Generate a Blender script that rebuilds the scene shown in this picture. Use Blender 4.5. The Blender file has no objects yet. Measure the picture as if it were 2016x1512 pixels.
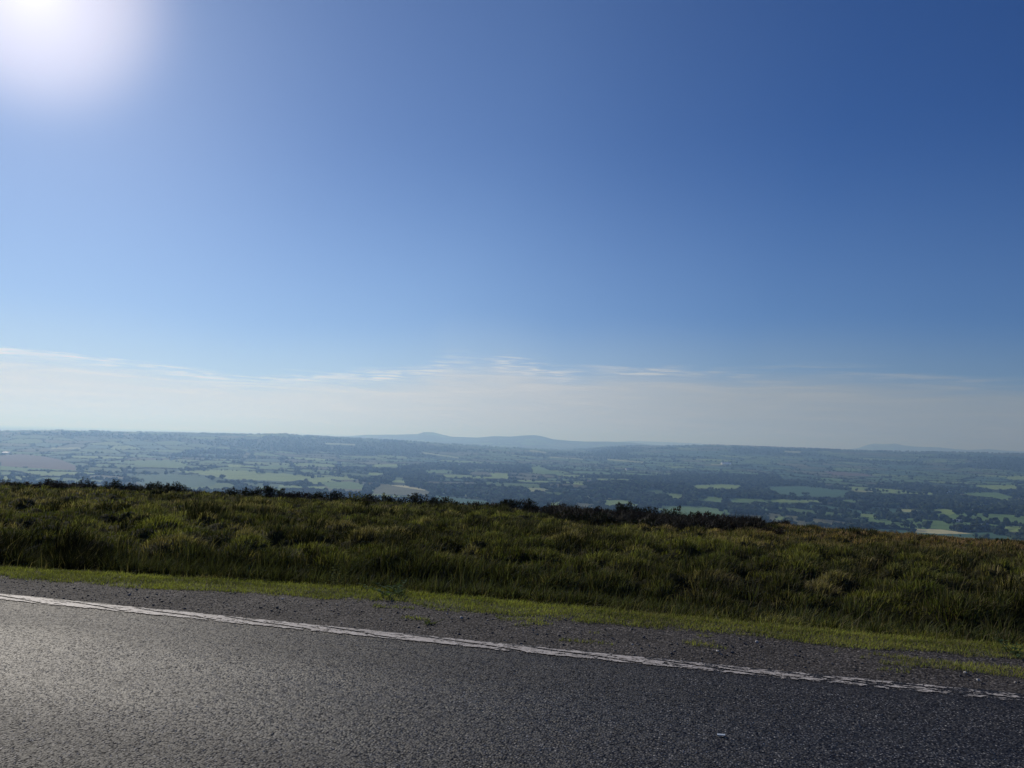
import bpy, math
import numpy as np
from mathutils import Matrix, Vector

SC = bpy.context.scene
COL = SC.collection
R = math.radians
rng = np.random.default_rng(7)

# ------------------------------------------------------------------ camera
F = 1494.0                      # focal length in photo pixels (photo is 2016 wide)
PITCH, ROLL, EYE = R(4.02), R(1.70), 1.5
fwd = np.array([0, math.cos(PITCH), math.sin(PITCH)])
up0 = np.array([0, -math.sin(PITCH), math.cos(PITCH)])
rt0 = np.array([1.0, 0, 0])
rt = rt0 * math.cos(ROLL) + up0 * math.sin(ROLL)
up = -rt0 * math.sin(ROLL) + up0 * math.cos(ROLL)
CAMP = np.array([0, 0, EYE])
cd = bpy.data.cameras.new("camera")
cam = bpy.data.objects.new("camera", cd)
COL.objects.link(cam)
cd.sensor_width = 36.0
cd.lens = 36.0 * F / 2016.0
cd.clip_start = 0.1
cd.clip_end = 120000.0
cam.matrix_world = Matrix(((rt[0], up[0], -fwd[0], 0), (rt[1], up[1], -fwd[1], 0),
                           (rt[2], up[2], -fwd[2], EYE), (0, 0, 0, 1)))
SC.camera = cam

def ray(px, py):
    d = rt * (px - 1008) + up * (756 - py) + fwd * F
    return d / np.linalg.norm(d)

def project(P):
    q = P - CAMP
    z = np.maximum(q @ fwd, 1e-3)
    return 1008 + F * (q @ rt) / z, 756 - F * (q @ up) / z

def az_el(px, py):
    d = ray(px, py)
    return math.atan2(d[0], d[1]), math.asin(d[2])

def hor_y(px):                  # photo row of the true horizon in this column
    lo, hi = 600.0, 1100.0
    for _ in range(40):
        m = (lo + hi) / 2
        if ray(px, m)[2] > 0: lo = m
        else: hi = m
    return lo

# ------------------------------------------------------------------ sun, sky, exposure
SUND = ray(62, -30)
SUN_EL = math.asin(SUND[2])
SUN_AZ = math.atan2(SUND[0], SUND[1])
sl = bpy.data.lights.new("sun", 'SUN')
sl.energy = 5.0
sl.angle = R(0.53)
sl.color = (1.0, 0.93, 0.82)
so = bpy.data.objects.new("sun", sl)
COL.objects.link(so)
so.rotation_euler = Vector((-SUND[0], -SUND[1], -SUND[2])).to_track_quat('-Z', 'Y').to_euler()

SC.view_settings.view_transform = 'Standard'
SC.view_settings.look = 'None'
SC.view_settings.gamma = 1.0
SC.view_settings.use_curve_mapping = False
SC.view_settings.exposure = -0.55
SC.cycles.max_bounces = 6
SC.cycles.diffuse_bounces = 3
SC.cycles.glossy_bounces = 2
SC.cycles.transmission_bounces = 3
SC.cycles.volume_bounces = 0
SC.cycles.transparent_max_bounces = 12
SC.cycles.sample_clamp_indirect = 4.0
SC.cycles.use_denoising = True

class N:
    """small helper to write node trees"""
    def __init__(s, tree): s.t = tree; s.n = tree.nodes; s.l = tree.links
    def node(s, typ, **kw):
        n = s.n.new(typ)
        for k, v in kw.items(): setattr(n, k, v)
        return n
    def put(s, sock, v):
        if isinstance(v, bpy.types.NodeSocket): s.l.new(v, sock)
        elif v is not None:
            if hasattr(sock, 'default_value'):
                try: sock.default_value = v
                except Exception: sock.default_value = (*v, 1.0)[:4] if len(v) == 3 else v
    def m(s, op, a, b=None, c=None, clamp=False):
        n = s.node('ShaderNodeMath', operation=op, use_clamp=clamp)
        s.put(n.inputs[0], a); s.put(n.inputs[1], b); s.put(n.inputs[2], c)
        return n.outputs[0]
    def v(s, op, a, b=None):
        n = s.node('ShaderNodeVectorMath', operation=op)
        s.put(n.inputs[0], a); s.put(n.inputs[1], b)
        return n.outputs[1] if op in ('DOT_PRODUCT', 'LENGTH') else n.outputs[0]
    def mix(s, f, a, b, blend='MIX'):
        n = s.node('ShaderNodeMix', data_type='RGBA', blend_type=blend)
        s.put(n.inputs[0], f); s.put(n.inputs[6], a); s.put(n.inputs[7], b)
        return n.outputs[2]
    def ss(s, x, a, b):
        n = s.node('ShaderNodeMapRange', interpolation_type='SMOOTHSTEP')
        s.put(n.inputs[0], x); s.put(n.inputs[1], a); s.put(n.inputs[2], b)
        return n.outputs[0]
    def ramp(s, x, stops, interp='LINEAR'):
        n = s.node('ShaderNodeValToRGB')
        n.color_ramp.interpolation = interp
        e = n.color_ramp.elements
        while len(e) > 1: e.remove(e[-1])
        for i, (p, c) in enumerate(stops):
            if not hasattr(c, '__len__'): c = (c, c, c)
            k = e[0] if i == 0 else e.new(p)
            k.position = p; k.color = (*c[:3], 1)
        s.put(n.inputs[0], x)
        return n.outputs[0]
    def noise(s, vec, scale, detail=3, rough=0.5, dist=0.0):
        n = s.node('ShaderNodeTexNoise')
        s.put(n.inputs['Vector'], vec); n.inputs['Scale'].default_value = scale
        n.inputs['Detail'].default_value = detail; n.inputs['Roughness'].default_value = rough
        n.inputs['Distortion'].default_value = dist
        return n.outputs[0]
    def voro(s, vec, scale, feature='F1', out=0):
        n = s.node('ShaderNodeTexVoronoi', feature=feature)
        s.put(n.inputs['Vector'], vec); n.inputs['Scale'].default_value = scale
        return n.outputs[out]
    def xyz(s, v):
        n = s.node('ShaderNodeSeparateXYZ'); s.put(n.inputs[0], v); return n.outputs
    def comb(s, x, y, z):
        n = s.node('ShaderNodeCombineXYZ'); s.put(n.inputs[0], x); s.put(n.inputs[1], y); s.put(n.inputs[2], z)
        return n.outputs[0]
    def bump(s, h, strength, dist):
        n = s.node('ShaderNodeBump'); s.put(n.inputs['Height'], h)
        n.inputs['Strength'].default_value = strength; n.inputs['Distance'].default_value = dist
        return n.outputs[0]

SKYK = 0.1
W = bpy.data.worlds.new("World")
SC.world = W
W.use_nodes = True
W.node_tree.nodes.clear()
w = N(W.node_tree)
sky = w.node('ShaderNodeTexSky', sky_type='NISHITA', sun_disc=False)
sky.sun_elevation = SUN_EL
sky.sun_rotation = SUN_AZ
sky.altitude = 400.0
sky.air_density = 1.0
sky.dust_density = 0.25
sky.ozone_density = 2.6
tc = w.node('ShaderNodeTexCoord')
D = w.v('NORMALIZE', tc.outputs['Generated'])
dx, dy_, dz = w.xyz(D)
el = w.m('ARCSINE', dz)
az = w.m('ARCTAN2', dx, dy_)
cs = w.v('DOT_PRODUCT', D, tuple(SUND))
ang = w.m('ARCCOSINE', w.m('MINIMUM', cs, 0.999999))            # angle to the sun, radians
# clear air: deeper and bluer away from the sun
base = w.mix(1.0, sky.outputs[0], (0.78, 0.90, 1.12, 1), 'MULTIPLY')
fall = w.ramp(w.m('DIVIDE', ang, 1.6), [(0.0, (1.0, 1.0, 1.0)), (0.13, (0.85, 0.88, 0.95)), (0.22, (0.77, 0.82, 0.93)), (0.34, (0.70, 0.78, 0.92)), (0.45, (0.50, 0.64, 0.85)), (0.57, (0.33, 0.54, 0.82)), (0.72, (0.27, 0.49, 0.80)), (1.0, (0.3, 0.45, 0.7))])
base = w.mix(1.0, base, fall, 'MULTIPLY')
# aureole of forward scattered light round the sun
g1 = w.m('EXPONENT', w.m('MULTIPLY', ang, -1 / 0.035))
g2 = w.m('EXPONENT', w.m('MULTIPLY', w.m('POWER', ang, 4.0), -1 / 0.00016))
g3 = w.m('EXPONENT', w.m('MULTIPLY', ang, -1 / 0.30))
aur = w.v('ADD', w.v('ADD', w.v('MULTIPLY', (6.5, 6.2, 6.0), w.comb(g1, g1, g1)),
                     w.v('MULTIPLY', (6.2, 4.8, 3.6), w.comb(g2, g2, g2))),
          w.v('MULTIPLY', (0.5, 0.5, 0.6), w.comb(g3, g3, g3)))
base = w.v('ADD', base, aur)
# low cloud bank: its upper edge by azimuth
TOP = [(-300, 140), (0, 146), (215, 133), (380, 113), (500, 102), (620, 112), (760, 116), (840, 128), (880, 146), (1000, 148),
       (1060, 140), (1110, 131), (1200, 142), (1330, 144), (1450, 140), (1520, 147), (1680, 150), (1850, 146), (2016, 142), (2300, 140)]
AZ0, AZ1, ELMAX = -0.9, 0.9, 0.14
stops = []
for px, dyp in TOP:
    a, e = az_el(px, hor_y(px) - dyp)
    stops.append(((a - AZ0) / (AZ1 - AZ0), e / ELMAX))
edge = w.m('MULTIPLY', w.ramp(w.m('DIVIDE', w.m('SUBTRACT', az, AZ0), AZ1 - AZ0), stops), ELMAX)
cp = w.comb(w.m('MULTIPLY', az, 5.0), w.m('MULTIPLY', w.m('ADD', el, w.m('MULTIPLY', az, 0.012)), 75.0), 0.0)
n1 = w.noise(cp, 1.6, 5, 0.55, 0.6)
n2 = w.noise(w.v('ADD', cp, (31, 7, 0)), 4.2, 5, 0.6, 0.3)
ed = w.m('ADD', edge, w.m('MULTIPLY', w.m('SUBTRACT', n1, 0.5), 0.020))
below = w.m('SUBTRACT', ed, el)                                       # >0 inside the bank
bank = w.m('MULTIPLY', w.ss(below, -0.005, 0.030), w.ramp(n1, [(0.25, 0.82), (0.6, 1.0)]))
soft = w.ss(w.m('SUBTRACT', w.m('ADD', edge, 0.075), el), 0.0, 0.085)   # pale air above it
lit = w.ramp(w.m('DIVIDE', ang, 1.6), [(0.0, (.95, .98, 1.0)), (0.32, (.90, .97, 1.0)), (0.45, (.70, .77, .83)), (0.58, (.48, .55, .60)),
                                         (0.68, (.38, .46, .53)), (0.85, (.31, .39, .46)), (1.0, (.3, .36, .42))])
lit = w.v('MULTIPLY', lit, (11.2, 10.6, 10.3))
litb = w.v('MULTIPLY', lit, (0.78, 0.95, 1.1))
soft2 = w.ss(w.m('SUBTRACT', 0.40, el), 0.0, 0.36)
c0 = w.mix(w.m('MULTIPLY', soft2, 0.30), base, w.v('MULTIPLY', lit, (0.60, 0.88, 1.32)))
c1 = w.mix(w.m('MULTIPLY', soft, 0.34), c0, litb)
c2 = w.mix(w.m('MULTIPLY', bank, 0.86), c1, lit)
# brighter wisps along the edge
wz = w.m('EXPONENT', w.m('MULTIPLY', w.m('POWER', w.m('DIVIDE', w.m('SUBTRACT', below, 0.0035), w.m('ADD', 0.0045, w.m('MULTIPLY', w.m('EXPONENT', w.m('MULTIPLY', w.m('POWER', w.m('ADD', az, 0.035), 2.0), -1 / 0.012)), 0.008))), 2.0), -1.0))
wisp = w.m('MULTIPLY', w.m('MULTIPLY', w.m('MULTIPLY', wz, w.m('SUBTRACT', 1.0, w.m('MULTIPLY', w.ss(az, 0.12, 0.40), 0.65))), w.ss(n2, 0.40, 0.66)), w.ss(w.noise(w.comb(w.m('MULTIPLY', az, 7.0), 3.0, 0.0), 1.0, 2), 0.36, 0.52))
stre = w.m('MULTIPLY', w.m('MULTIPLY', w.ss(n1, 0.48, 0.70), w.ss(below, -0.012, 0.01)), w.m('ADD', 0.12, w.m('MULTIPLY', w.m('EXPONENT', w.m('MULTIPLY', w.m('ABSOLUTE', below), -60.0)), 0.40)))
c3 = w.mix(w.m('MAXIMUM', w.m('MULTIPLY', wisp, 0.8), stre), c2, w.v('MULTIPLY', lit, (1.32, 1.26, 1.20)))
bg = w.node('ShaderNodeBackground')
w.put(bg.inputs[0], c3)
bg.inputs[1].default_value = SKYK
wo = w.node('ShaderNodeOutputWorld')
w.l.new(bg.outputs[0], wo.inputs[0])

# ------------------------------------------------------------------ helpers
def tag(o, label=None, cat=None, group=None, kind=None):
    if label: o["label"] = label
    if cat: o["category"] = cat
    if group: o["group"] = group
    if kind: o["kind"] = kind
    return o

def mesh_np(name, V, faces, mat=None, colors=None, smooth=False, parent=None, link=True):
    """V (n,3); faces: list of int arrays, each (m,k) with its own k"""
    me = bpy.data.meshes.new(name)
    V = np.ascontiguousarray(V, dtype=np.float32)
    me.vertices.add(len(V)); me.vertices.foreach_set("co", V.ravel())
    faces = [np.asarray(f, dtype=np.int32) for f in faces if len(f)]
    loops = np.concatenate([f.ravel() for f in faces])
    tot = np.concatenate([np.full(len(f), f.shape[1], np.int32) for f in faces])
    start = np.concatenate([[0], np.cumsum(tot)[:-1]]).astype(np.int32)
    me.loops.add(len(loops)); me.loops.foreach_set("vertex_index", loops)
    me.polygons.add(len(tot)); me.polygons.foreach_set("loop_start", start)
    me.polygons.foreach_set("loop_total", tot)
    me.polygons.foreach_set("use_smooth", np.full(len(tot), smooth, bool))
    me.update(calc_edges=True)
    if colors is not None:
        at = me.color_attributes.new("Col", 'FLOAT_COLOR', 'POINT')
        c = np.ones((len(V), 4), np.float32); c[:, :3] = colors
        at.data.foreach_set("color", c.ravel())
    if mat: me.materials.append(mat)
    o = bpy.data.objects.new(name, me)
    if link: COL.objects.link(o)
    if parent: o.parent = parent
    return o

def grid_faces(nr, nc):
    i = np.arange(nr - 1)[:, None] * nc + np.arange(nc - 1)[None]
    return np.stack([i, i + 1, i + nc + 1, i + nc], -1).reshape(-1, 4)

def hsh(ix, iy, s=0):
    h = (ix.astype(np.int64) * 374761393 + iy.astype(np.int64) * 668265263 + s * 1274126177) & 0xffffffff
    h = ((h ^ (h >> 13)) * 1274126177) & 0xffffffff
    h = ((h ^ (h >> 16)) * 2246822519) & 0xffffffff
    return ((h ^ (h >> 15)) & 0xffffff) / float(0xffffff)

def vnoise(x, y, s=0):
    ix, iy = np.floor(x), np.floor(y)
    fx, fy = x - ix, y - iy
    fx, fy = fx * fx * (3 - 2 * fx), fy * fy * (3 - 2 * fy)
    a, b = hsh(ix, iy, s), hsh(ix + 1, iy, s)
    c, d = hsh(ix, iy + 1, s), hsh(ix + 1, iy + 1, s)
    return (a * (1 - fx) + b * fx) * (1 - fy) + (c * (1 - fx) + d * fx) * fy

def fbm(x, y, sc, oct=4, s=0, gain=0.5):
    x, y = np.asarray(x, float) / sc, np.asarray(y, float) / sc
    t, a, n = 0, 1.0, 0
    for k in range(oct):
        t = t + a * vnoise(x, y, s + k * 17); n += a
        x, y, a = x * 2.03 + 11.3, y * 2.03 + 5.7, a * gain
    return t / n

def sst(x, a, b):
    t = np.clip((x - a) / (b - a), 0, 1)
    return t * t * (3 - 2 * t)

# ------------------------------------------------------------------ road frame: s along the edge line, w across it (w>0 toward the moor)
def flat(px, py):
    d = ray(px, py); k = -EYE / d[2]
    return np.array([d[0] * k, d[1] * k])
PL, PR = flat(0, 1175.5), flat(2016, 1376.5)
TV = (PR - PL) / np.linalg.norm(PR - PL)
NV = np.array([-TV[1], TV[0]])
if NV[1] < 0: NV = -NV
OW = PL @ NV
OS = 0.0
def sw(x, y): return x * TV[0] + y * TV[1], x * NV[0] + y * NV[1] - OW
def xy(s, w_): return s * TV[0] + (w_ + OW) * NV[0], s * TV[1] + (w_ + OW) * NV[1]

# ------------------------------------------------------------------ relief
WM, WB = 1.0, 26.0            # where the moor begins and where its brow lies (metres from the edge line)
BROW = [(-500, 944), (0, 963), (150, 966), (300, 973), (440, 979), (560, 986), (700, 993), (850, 1003), (1008, 1011), (1100, 1020),
        (1200, 1029), (1300, 1033), (1400, 1036), (1490, 1040), (1600, 1046), (1700, 1051), (1800, 1059), (1900, 1067), (2016, 1074), (2500, 1100)]
bs, bz = [], []
for px, py in BROW:
    d = ray(px, py)
    k = (WB + OW) / (d[:2] @ NV)
    bs.append(k * d[:2] @ TV); bz.append(EYE + k * d[2])
def lumps(s, v, size=0.60):
    """grass lumps: dome height 0..1, offset from the lump's middle, two random numbers of the lump"""
    s = s + 0.25 * (fbm(s, v, 0.9, 2, 301) - 0.5); v = v + 0.25 * (fbm(s, v, 0.9, 2, 302) - 0.5)
    iu, iv = np.floor(s / size), np.floor(v / size)
    best = np.zeros(np.shape(s)); ox = np.zeros(np.shape(s)); oy = ox.copy(); r1 = ox.copy(); r2 = ox.copy()
    for du in (-1, 0, 1):
        for dv in (-1, 0, 1):
            cx, cy = iu + du, iv + dv
            dx = s - (cx + 0.1 + 0.8 * hsh(cx, cy, 311)) * size; dy = v - (cy + 0.1 + 0.8 * hsh(cx, cy, 312)) * size
            rr_ = size * (0.38 + 0.50 * hsh(cx, cy, 313)); hh = 0.35 + 0.65 * hsh(cx, cy, 314)
            d = np.clip(1 - (dx * dx + dy * dy) / rr_ ** 2, 0, 1) ** 0.7 * hh
            m_ = d > best
            best = np.where(m_, d, best); ox = np.where(m_, dx / rr_, ox); oy = np.where(m_, dy / rr_, oy)
            r1 = np.where(m_, hsh(cx, cy, 315), r1); r2 = np.where(m_, hsh(cx, cy, 316), r2)
    return best, ox, oy, r1, r2
def moor_z(s, w_):
    zb = np.interp(s, bs, bz)
    u = np.clip((w_ - WM) / (WB - WM), 0, 1)
    z = -0.03 + zb * u ** 1.3
    s0 = -1.3 * zb / (WB - WM)
    q = np.maximum(w_ - WB, 0)
    q1 = np.minimum(q, 60)
    z = z - (s0 * q1 + (0.30 - s0) * q1 * q1 / 120) - 0.30 * np.maximum(q - 60, 0)
    mm = sst(w_, WM, WM + 1.5)
    dv = w_ - hi_s(s)
    z = z - (0.20 + 0.20 * (1 - sst(s, -4.5, 0))) * np.exp(-((dv - 1.25) / 0.62) ** 2) * (dv > -0.5)
    hm = lumps(s, np.minimum(w_, 40.0))[0]
    z = z + mm * (0.27 * (hm - 0.4) * (0.15 + 0.85 * sst(dv, 1.0, 3.0)) * (w_ < 38) + 0.16 * (fbm(s, w_, 2.6, 2, 7) - 0.5) + 0.34 * (fbm(s, w_, 8.0, 2, 9) - 0.5) * sst(w_, 4, 9))
    return z

def lo_s(s): return np.interp(s, [-7, -6.5, -5.2, -3.97, -2.7, -1.5, -0.5, 0.5, 1.4, 2.3], [.55, .58, .74, .93, 1.02, .88, 1.0, 1.0, .97, .98])
def hi_s(s): return np.interp(s, [-7, -5.6, -4.2, -2.9, -1.6, -0.5, 0.5, 1.5, 2.5], [1.03, 1.23, 1.36, 1.53, 1.48, 1.41, 1.40, 1.34, 1.40])
def tab(pts, D_):
    a, h = [], []
    for px, py in pts:
        A, E = az_el(px, py); a.append(A); h.append(EYE + D_ * math.tan(E))
    return np.array(a), np.array(h)
RIDGES = [
  (6500, 1500, 2500, tab([(-900, 838), (-400, 843), (0, 848.5), (120, 847.5), (200, 849.5), (300, 851.5), (400, 853), (504, 855), (534, 853.5), (558, 853.5), (600, 858), (660, 861), (760, 866), (900, 876), (1100, 888), (1400, 897), (2100, 915), (2600, 930)], 6500)),
  (8000, 2600, 2500, tab([(-500, 862), (900, 893), (1080, 889), (1150, 885), (1195, 881), (1232, 878), (1300, 878), (1360, 876.5), (1400, 876), (1450, 878), (1512, 880), (1575, 882.5), (1640, 885), (1700, 887.5), (1800, 889.5), (1900, 891), (2016, 893.5), (2500, 905)], 8000)),
  (13000, 2200, 3000, tab([(-500, 850), (400, 868), (600, 864), (660, 861), (690, 858.5), (720, 856), (780, 855.5), (822, 854.5), (834, 850.8), (852, 850.8), (870, 855.5), (888, 859.5), (940, 861.5), (972, 858.5), (1005, 859.5), (1030, 857.5), (1052, 856.6), (1066, 858.5), (1090, 865), (1120, 867.5), (1150, 869), (1200, 869.3), (1240, 871), (1265, 873.5), (1300, 877), (1400, 886), (2500, 915)], 13000)),
  (20000, 1800, 3000, tab([(-500, 860), (1000, 880), (1580, 893), (1660, 886), (1690, 882), (1708, 875.5), (1722, 873.3), (1738, 874.3), (1763, 873), (1780, 877), (1800, 879), (1845, 880.3), (1880, 884), (1910, 886), (1945, 884), (1975, 887), (2016, 889), (2300, 897)], 20000)),
  (21000, 1500, 3000, tab([(-500, 860), (1000, 880), (1180, 872), (1240, 868), (1300, 869.5), (1380, 873), (1480, 890), (2300, 920)], 21000)),
]
VAL = -150.0
def valley_z(x, y):
    r = np.hypot(x, y); a = np.arctan2(x, y)
    z = VAL + 44 * (fbm(x, y, 1500, 3, 21) - 0.5) + 34 * (fbm(x, y, 560, 3, 33) - 0.5) + 40 * (fbm(x, y, 3500, 2, 41) - 0.5) * sst(r, 3000, 6000)
    z = z - 20 * sst(r, 22000, 30000)
    for (D_, wf, wb, (ta, th)) in RIDGES:
        top = np.interp(a, ta, th)
        q = r - D_
        prof = np.where(q < 0, np.exp(-(q / wf) ** 2), np.exp(-(q / wb) ** 2))
        rough = 7 * (fbm(x, y, 420, 3, 77) - 0.5) * (0.35 + 0.65 * (np.abs(q) > 250))
        cand = VAL + (top - VAL) * prof + rough * prof
        z = np.maximum(z, np.where(top > VAL, cand, -999))
    return z
def ground_z(x, y):
    x = np.asarray(x, float); y = np.asarray(y, float)
    s, w_ = sw(x, y)
    zm = np.where(w_ < WM, -0.03, moor_z(s, np.clip(w_, WM, 3000)))
    zv = valley_z(x, y)
    r = np.hypot(x, y)
    k = sst(r, 250, 420) * 25 + 0.01
    h = np.clip(0.5 + 0.5 * (zm - zv) / k, 0, 1)
    return np.where(w_ < WM, np.where(r > 400, np.maximum(zm, zv), zm), zv * (1 - h) + zm * h + k * h * (1 - h) * 0.5)

MARCH = np.concatenate([np.geomspace(700, 30000, 9000)])
def ground_at(px, py):
    d = ray(px, py)
    P = CAMP + d[None] * MARCH[:, None]
    g = ground_z(P[:, 0], P[:, 1])
    hit = np.nonzero(P[:, 2] < g)[0]
    if not len(hit): return None
    i = hit[0]
    return np.array([P[i, 0], P[i, 1], float(g[i])])

# ------------------------------------------------------------------ materials
def material(name, build):
    m = bpy.data.materials.new(name); m.use_nodes = True
    m.node_tree.nodes.clear()
    n = N(m.node_tree)
    out = n.node('ShaderNodeOutputMaterial')
    sh = build(n, out)
    if sh is not None: n.l.new(sh, out.inputs[0])
    return m
def princ(n, col, rough=0.9, normal=None, spec=0.3):
    p = n.node('ShaderNodeBsdfPrincipled')
    n.put(p.inputs['Base Color'], col); n.put(p.inputs['Roughness'], rough)
    p.inputs['Specular IOR Level'].default_value = spec
    if normal is not None: n.put(p.inputs['Normal'], normal)
    return p.outputs[0]
def attr(n, name="Col"):
    a = n.node('ShaderNodeAttribute'); a.attribute_name = name; return a.outputs['Color']
def objco(n): return n.node('ShaderNodeTexCoord').outputs['Object']

def b_road(n, out):
    co = objco(n)
    x, y, z = n.xyz(co)                     # x along the road, y across (0 = edge line)
    v1 = n.node('ShaderNodeTexVoronoi'); v1.inputs['Scale'].default_value = 82.0; n.put(v1.inputs['Vector'], co)
    grain, cell = v1.outputs[0], v1.outputs[1]
    cv = n.xyz(cell)[0]
    big = n.noise(n.comb(n.m('MULTIPLY', x, 0.5), n.m('MULTIPLY', y, 1.6), 0.0), 1.4, 4, 0.55)
    mid = n.noise(co, 12, 4, 0.65)
    stone = n.ramp(cv, [(0, (0.035, 0.034, 0.033)), (0.40, (0.070, 0.067, 0.064)), (0.72, (0.175, 0.165, 0.152)), (0.92, (0.33, 0.31, 0.28)), (1.0, (0.60, 0.57, 0.50))])
    c = n.mix(n.ss(grain, 0.24, 0.50), stone, (0.010, 0.010, 0.013, 1))
    c = n.mix(1.0, c, n.ramp(big, [(0.2, 0.78), (0.8, 1.22)]), 'MULTIPLY')
    c = n.mix(1.0, c, n.ramp(mid, [(0.3, 0.75), (0.7, 1.25)]), 'MULTIPLY')
    trk = n.noise(n.comb(n.m('MULTIPLY', x, 0.10), n.m('MULTIPLY', y, 2.2), 0.0), 1.3, 3, 0.5)
    c = n.mix(1.0, c, n.ramp(trk, [(0.3, 0.82), (0.7, 1.15)]), 'MULTIPLY')
    edge = n.ss(y, -0.34, -0.10)            # fresh binder by the line
    c = n.mix(n.m('MULTIPLY', edge, 0.6), c, (0.013, 0.013, 0.016, 1))
    track = n.m('MULTIPLY', n.ss(y, -2.3, -1.7), n.m('SUBTRACT', 1.0, n.ss(y, -1.1, -0.5)))
    rough = n.m('SUBTRACT', n.m('ADD', 0.62, n.m('MULTIPLY', big, 0.12)), n.m('MULTIPLY', track, 0.08))
    # every chipping lies at its own tilt
    tilt = n.v('MULTIPLY', n.v('SUBTRACT', cell, (0.5, 0.5, 0.5)), (0.68, 0.68, 0.0))
    bm = n.bump(n.m('MULTIPLY', n.m('MULTIPLY', grain, grain), -1.0), 0.6, 0.008)
    nr = n.v('NORMALIZE', n.v('ADD', bm, tilt))
    return princ(n, c, rough, nr, 0.16)
M_road = material("asphalt", b_road)

def b_line(n, out):
    co = objco(n)
    x, y, z = n.xyz(co)
    a = n.noise(n.comb(n.m('MULTIPLY', x, 9.0), n.m('MULTIPLY', y, 22.0), 0.0), 1.0, 5, 0.68, 1.2)
    fine = n.noise(co, 70, 3, 0.6)
    wear = n.ramp(n.m('DIVIDE', n.m('ADD', x, 6.0), 14.0), [(0.0, 0.445), (0.36, 0.46), (0.42, 0.48), (0.48, 0.51), (0.54, 0.535), (0.6, 0.55)])
    m1 = n.m('GREATER_THAN', n.m('ADD', n.m('MULTIPLY', a, 0.72), n.m('MULTIPLY', fine, 0.28)), wear)
    # long slanting crack, repeated along the line
    ph = n.m('FRACT', n.m('ADD', n.m('DIVIDE', x, 0.83), n.m('MULTIPLY', n.noise(n.comb(x, 0.0, 0.0), 1.1, 1), 0.9)))
    cy = n.m('ADD', n.m('MULTIPLY', n.m('SUBTRACT', 0.5, ph), 0.13), n.m('MULTIPLY', n.m('SUBTRACT', fine, 0.5), 0.035))
    crack = n.m('GREATER_THAN', n.m('ABSOLUTE', n.m('SUBTRACT', y, cy)), n.m('MULTIPLY', n.noise(co, 9, 2), 0.026))
    half = n.m('ADD', 0.078, n.m('MULTIPLY', n.m('SUBTRACT', n.noise(co, 17, 5, 0.7), 0.5), 0.10))
    ins = n.m('LESS_THAN', n.m('ABSOLUTE', y), half)
    mask = n.m('MULTIPLY', n.m('MULTIPLY', m1, crack), ins)
    dirt = n.noise(co, 14, 4, 0.6)
    c = n.mix(n.ss(dirt, 0.35, 0.75), (0.52, 0.48, 0.44, 1), (0.27, 0.245, 0.22, 1))
    p = princ(n, c, 0.7, n.bump(fine, 0.4, 0.004), 0.3)
    t = n.node('ShaderNodeBsdfTransparent')
    ms = n.node('ShaderNodeMixShader')
    n.put(ms.inputs[0], mask); n.l.new(t.outputs[0], ms.inputs[1]); n.l.new(p, ms.inputs[2])
    return ms.outputs[0]
M_line = material("worn_white_paint", b_line)

def b_gravel(n, out):
    co = objco(n)
    g = n.voro(co, 55.0); cell = n.xyz(n.voro(co, 55.0, out=1))[0]
    big = n.noise(co, 2.2, 4, 0.6); med = n.noise(co, 18, 4, 0.65)
    c = n.ramp(cell, [(0, (0.050, 0.045, 0.042)), (0.6, (0.10, 0.090, 0.084)), (0.93, (0.17, 0.155, 0.142)), (1.0, (0.25, 0.23, 0.21))])
    c = n.mix(n.ss(g, 0.3, 0.65), c, (0.02, 0.017, 0.015, 1))
    c = n.mix(1.0, c, n.ramp(big, [(0.25, 0.75), (0.75, 1.35)]), 'MULTIPLY')
    h = n.m('ADD', n.m('MULTIPLY', g, -0.6), n.m('MULTIPLY', med, 1.6))
    return princ(n, c, 0.92, n.bump(h, 0.8, 0.010), 0.2)
M_gravel = material("stony_soil", b_gravel)

def b_attr(rough=0.9, spec=0.15, transl=0.0, jitter=0.0, jscale=1.0):
    def f(n, out):
        c = attr(n)
        if jitter:
            c = n.mix(1.0, c, n.ramp(n.noise(objco(n), jscale, 4, 0.65), [(0.3, 1 - jitter), (0.7, 1 + jitter)]), 'MULTIPLY')
        p = princ(n, c, rough, None, spec)
        if not transl: return p
        t = n.node('ShaderNodeBsdfTranslucent')
        n.put(t.inputs[0], n.mix(1.0, c, (1.15, 1.25, 0.55, 1), 'MULTIPLY'))
        ms = n.node('ShaderNodeMixShader'); ms.inputs[0].default_value = transl
        n.l.new(p, ms.inputs[1]); n.l.new(t.outputs[0], ms.inputs[2])
        return ms.outputs[0]
    return f
M_grass = material("grass_blade", b_attr(0.80, 0.06, 0.34))
M_stone = material("loose_stone", b_attr(0.75, 0.3))
M_valley = material("farmland", b_attr(0.95, 0.05, 0, 0.18, 0.03))
M_tree = material("tree_leaf", b_attr(0.9, 0.08, 0.18))
M_bush = material("gorse_leaf", b_attr(0.75, 0.15, 0.12))
M_leaf = material("weed_leaf", b_attr(0.85, 0.05, 0.35))

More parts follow.
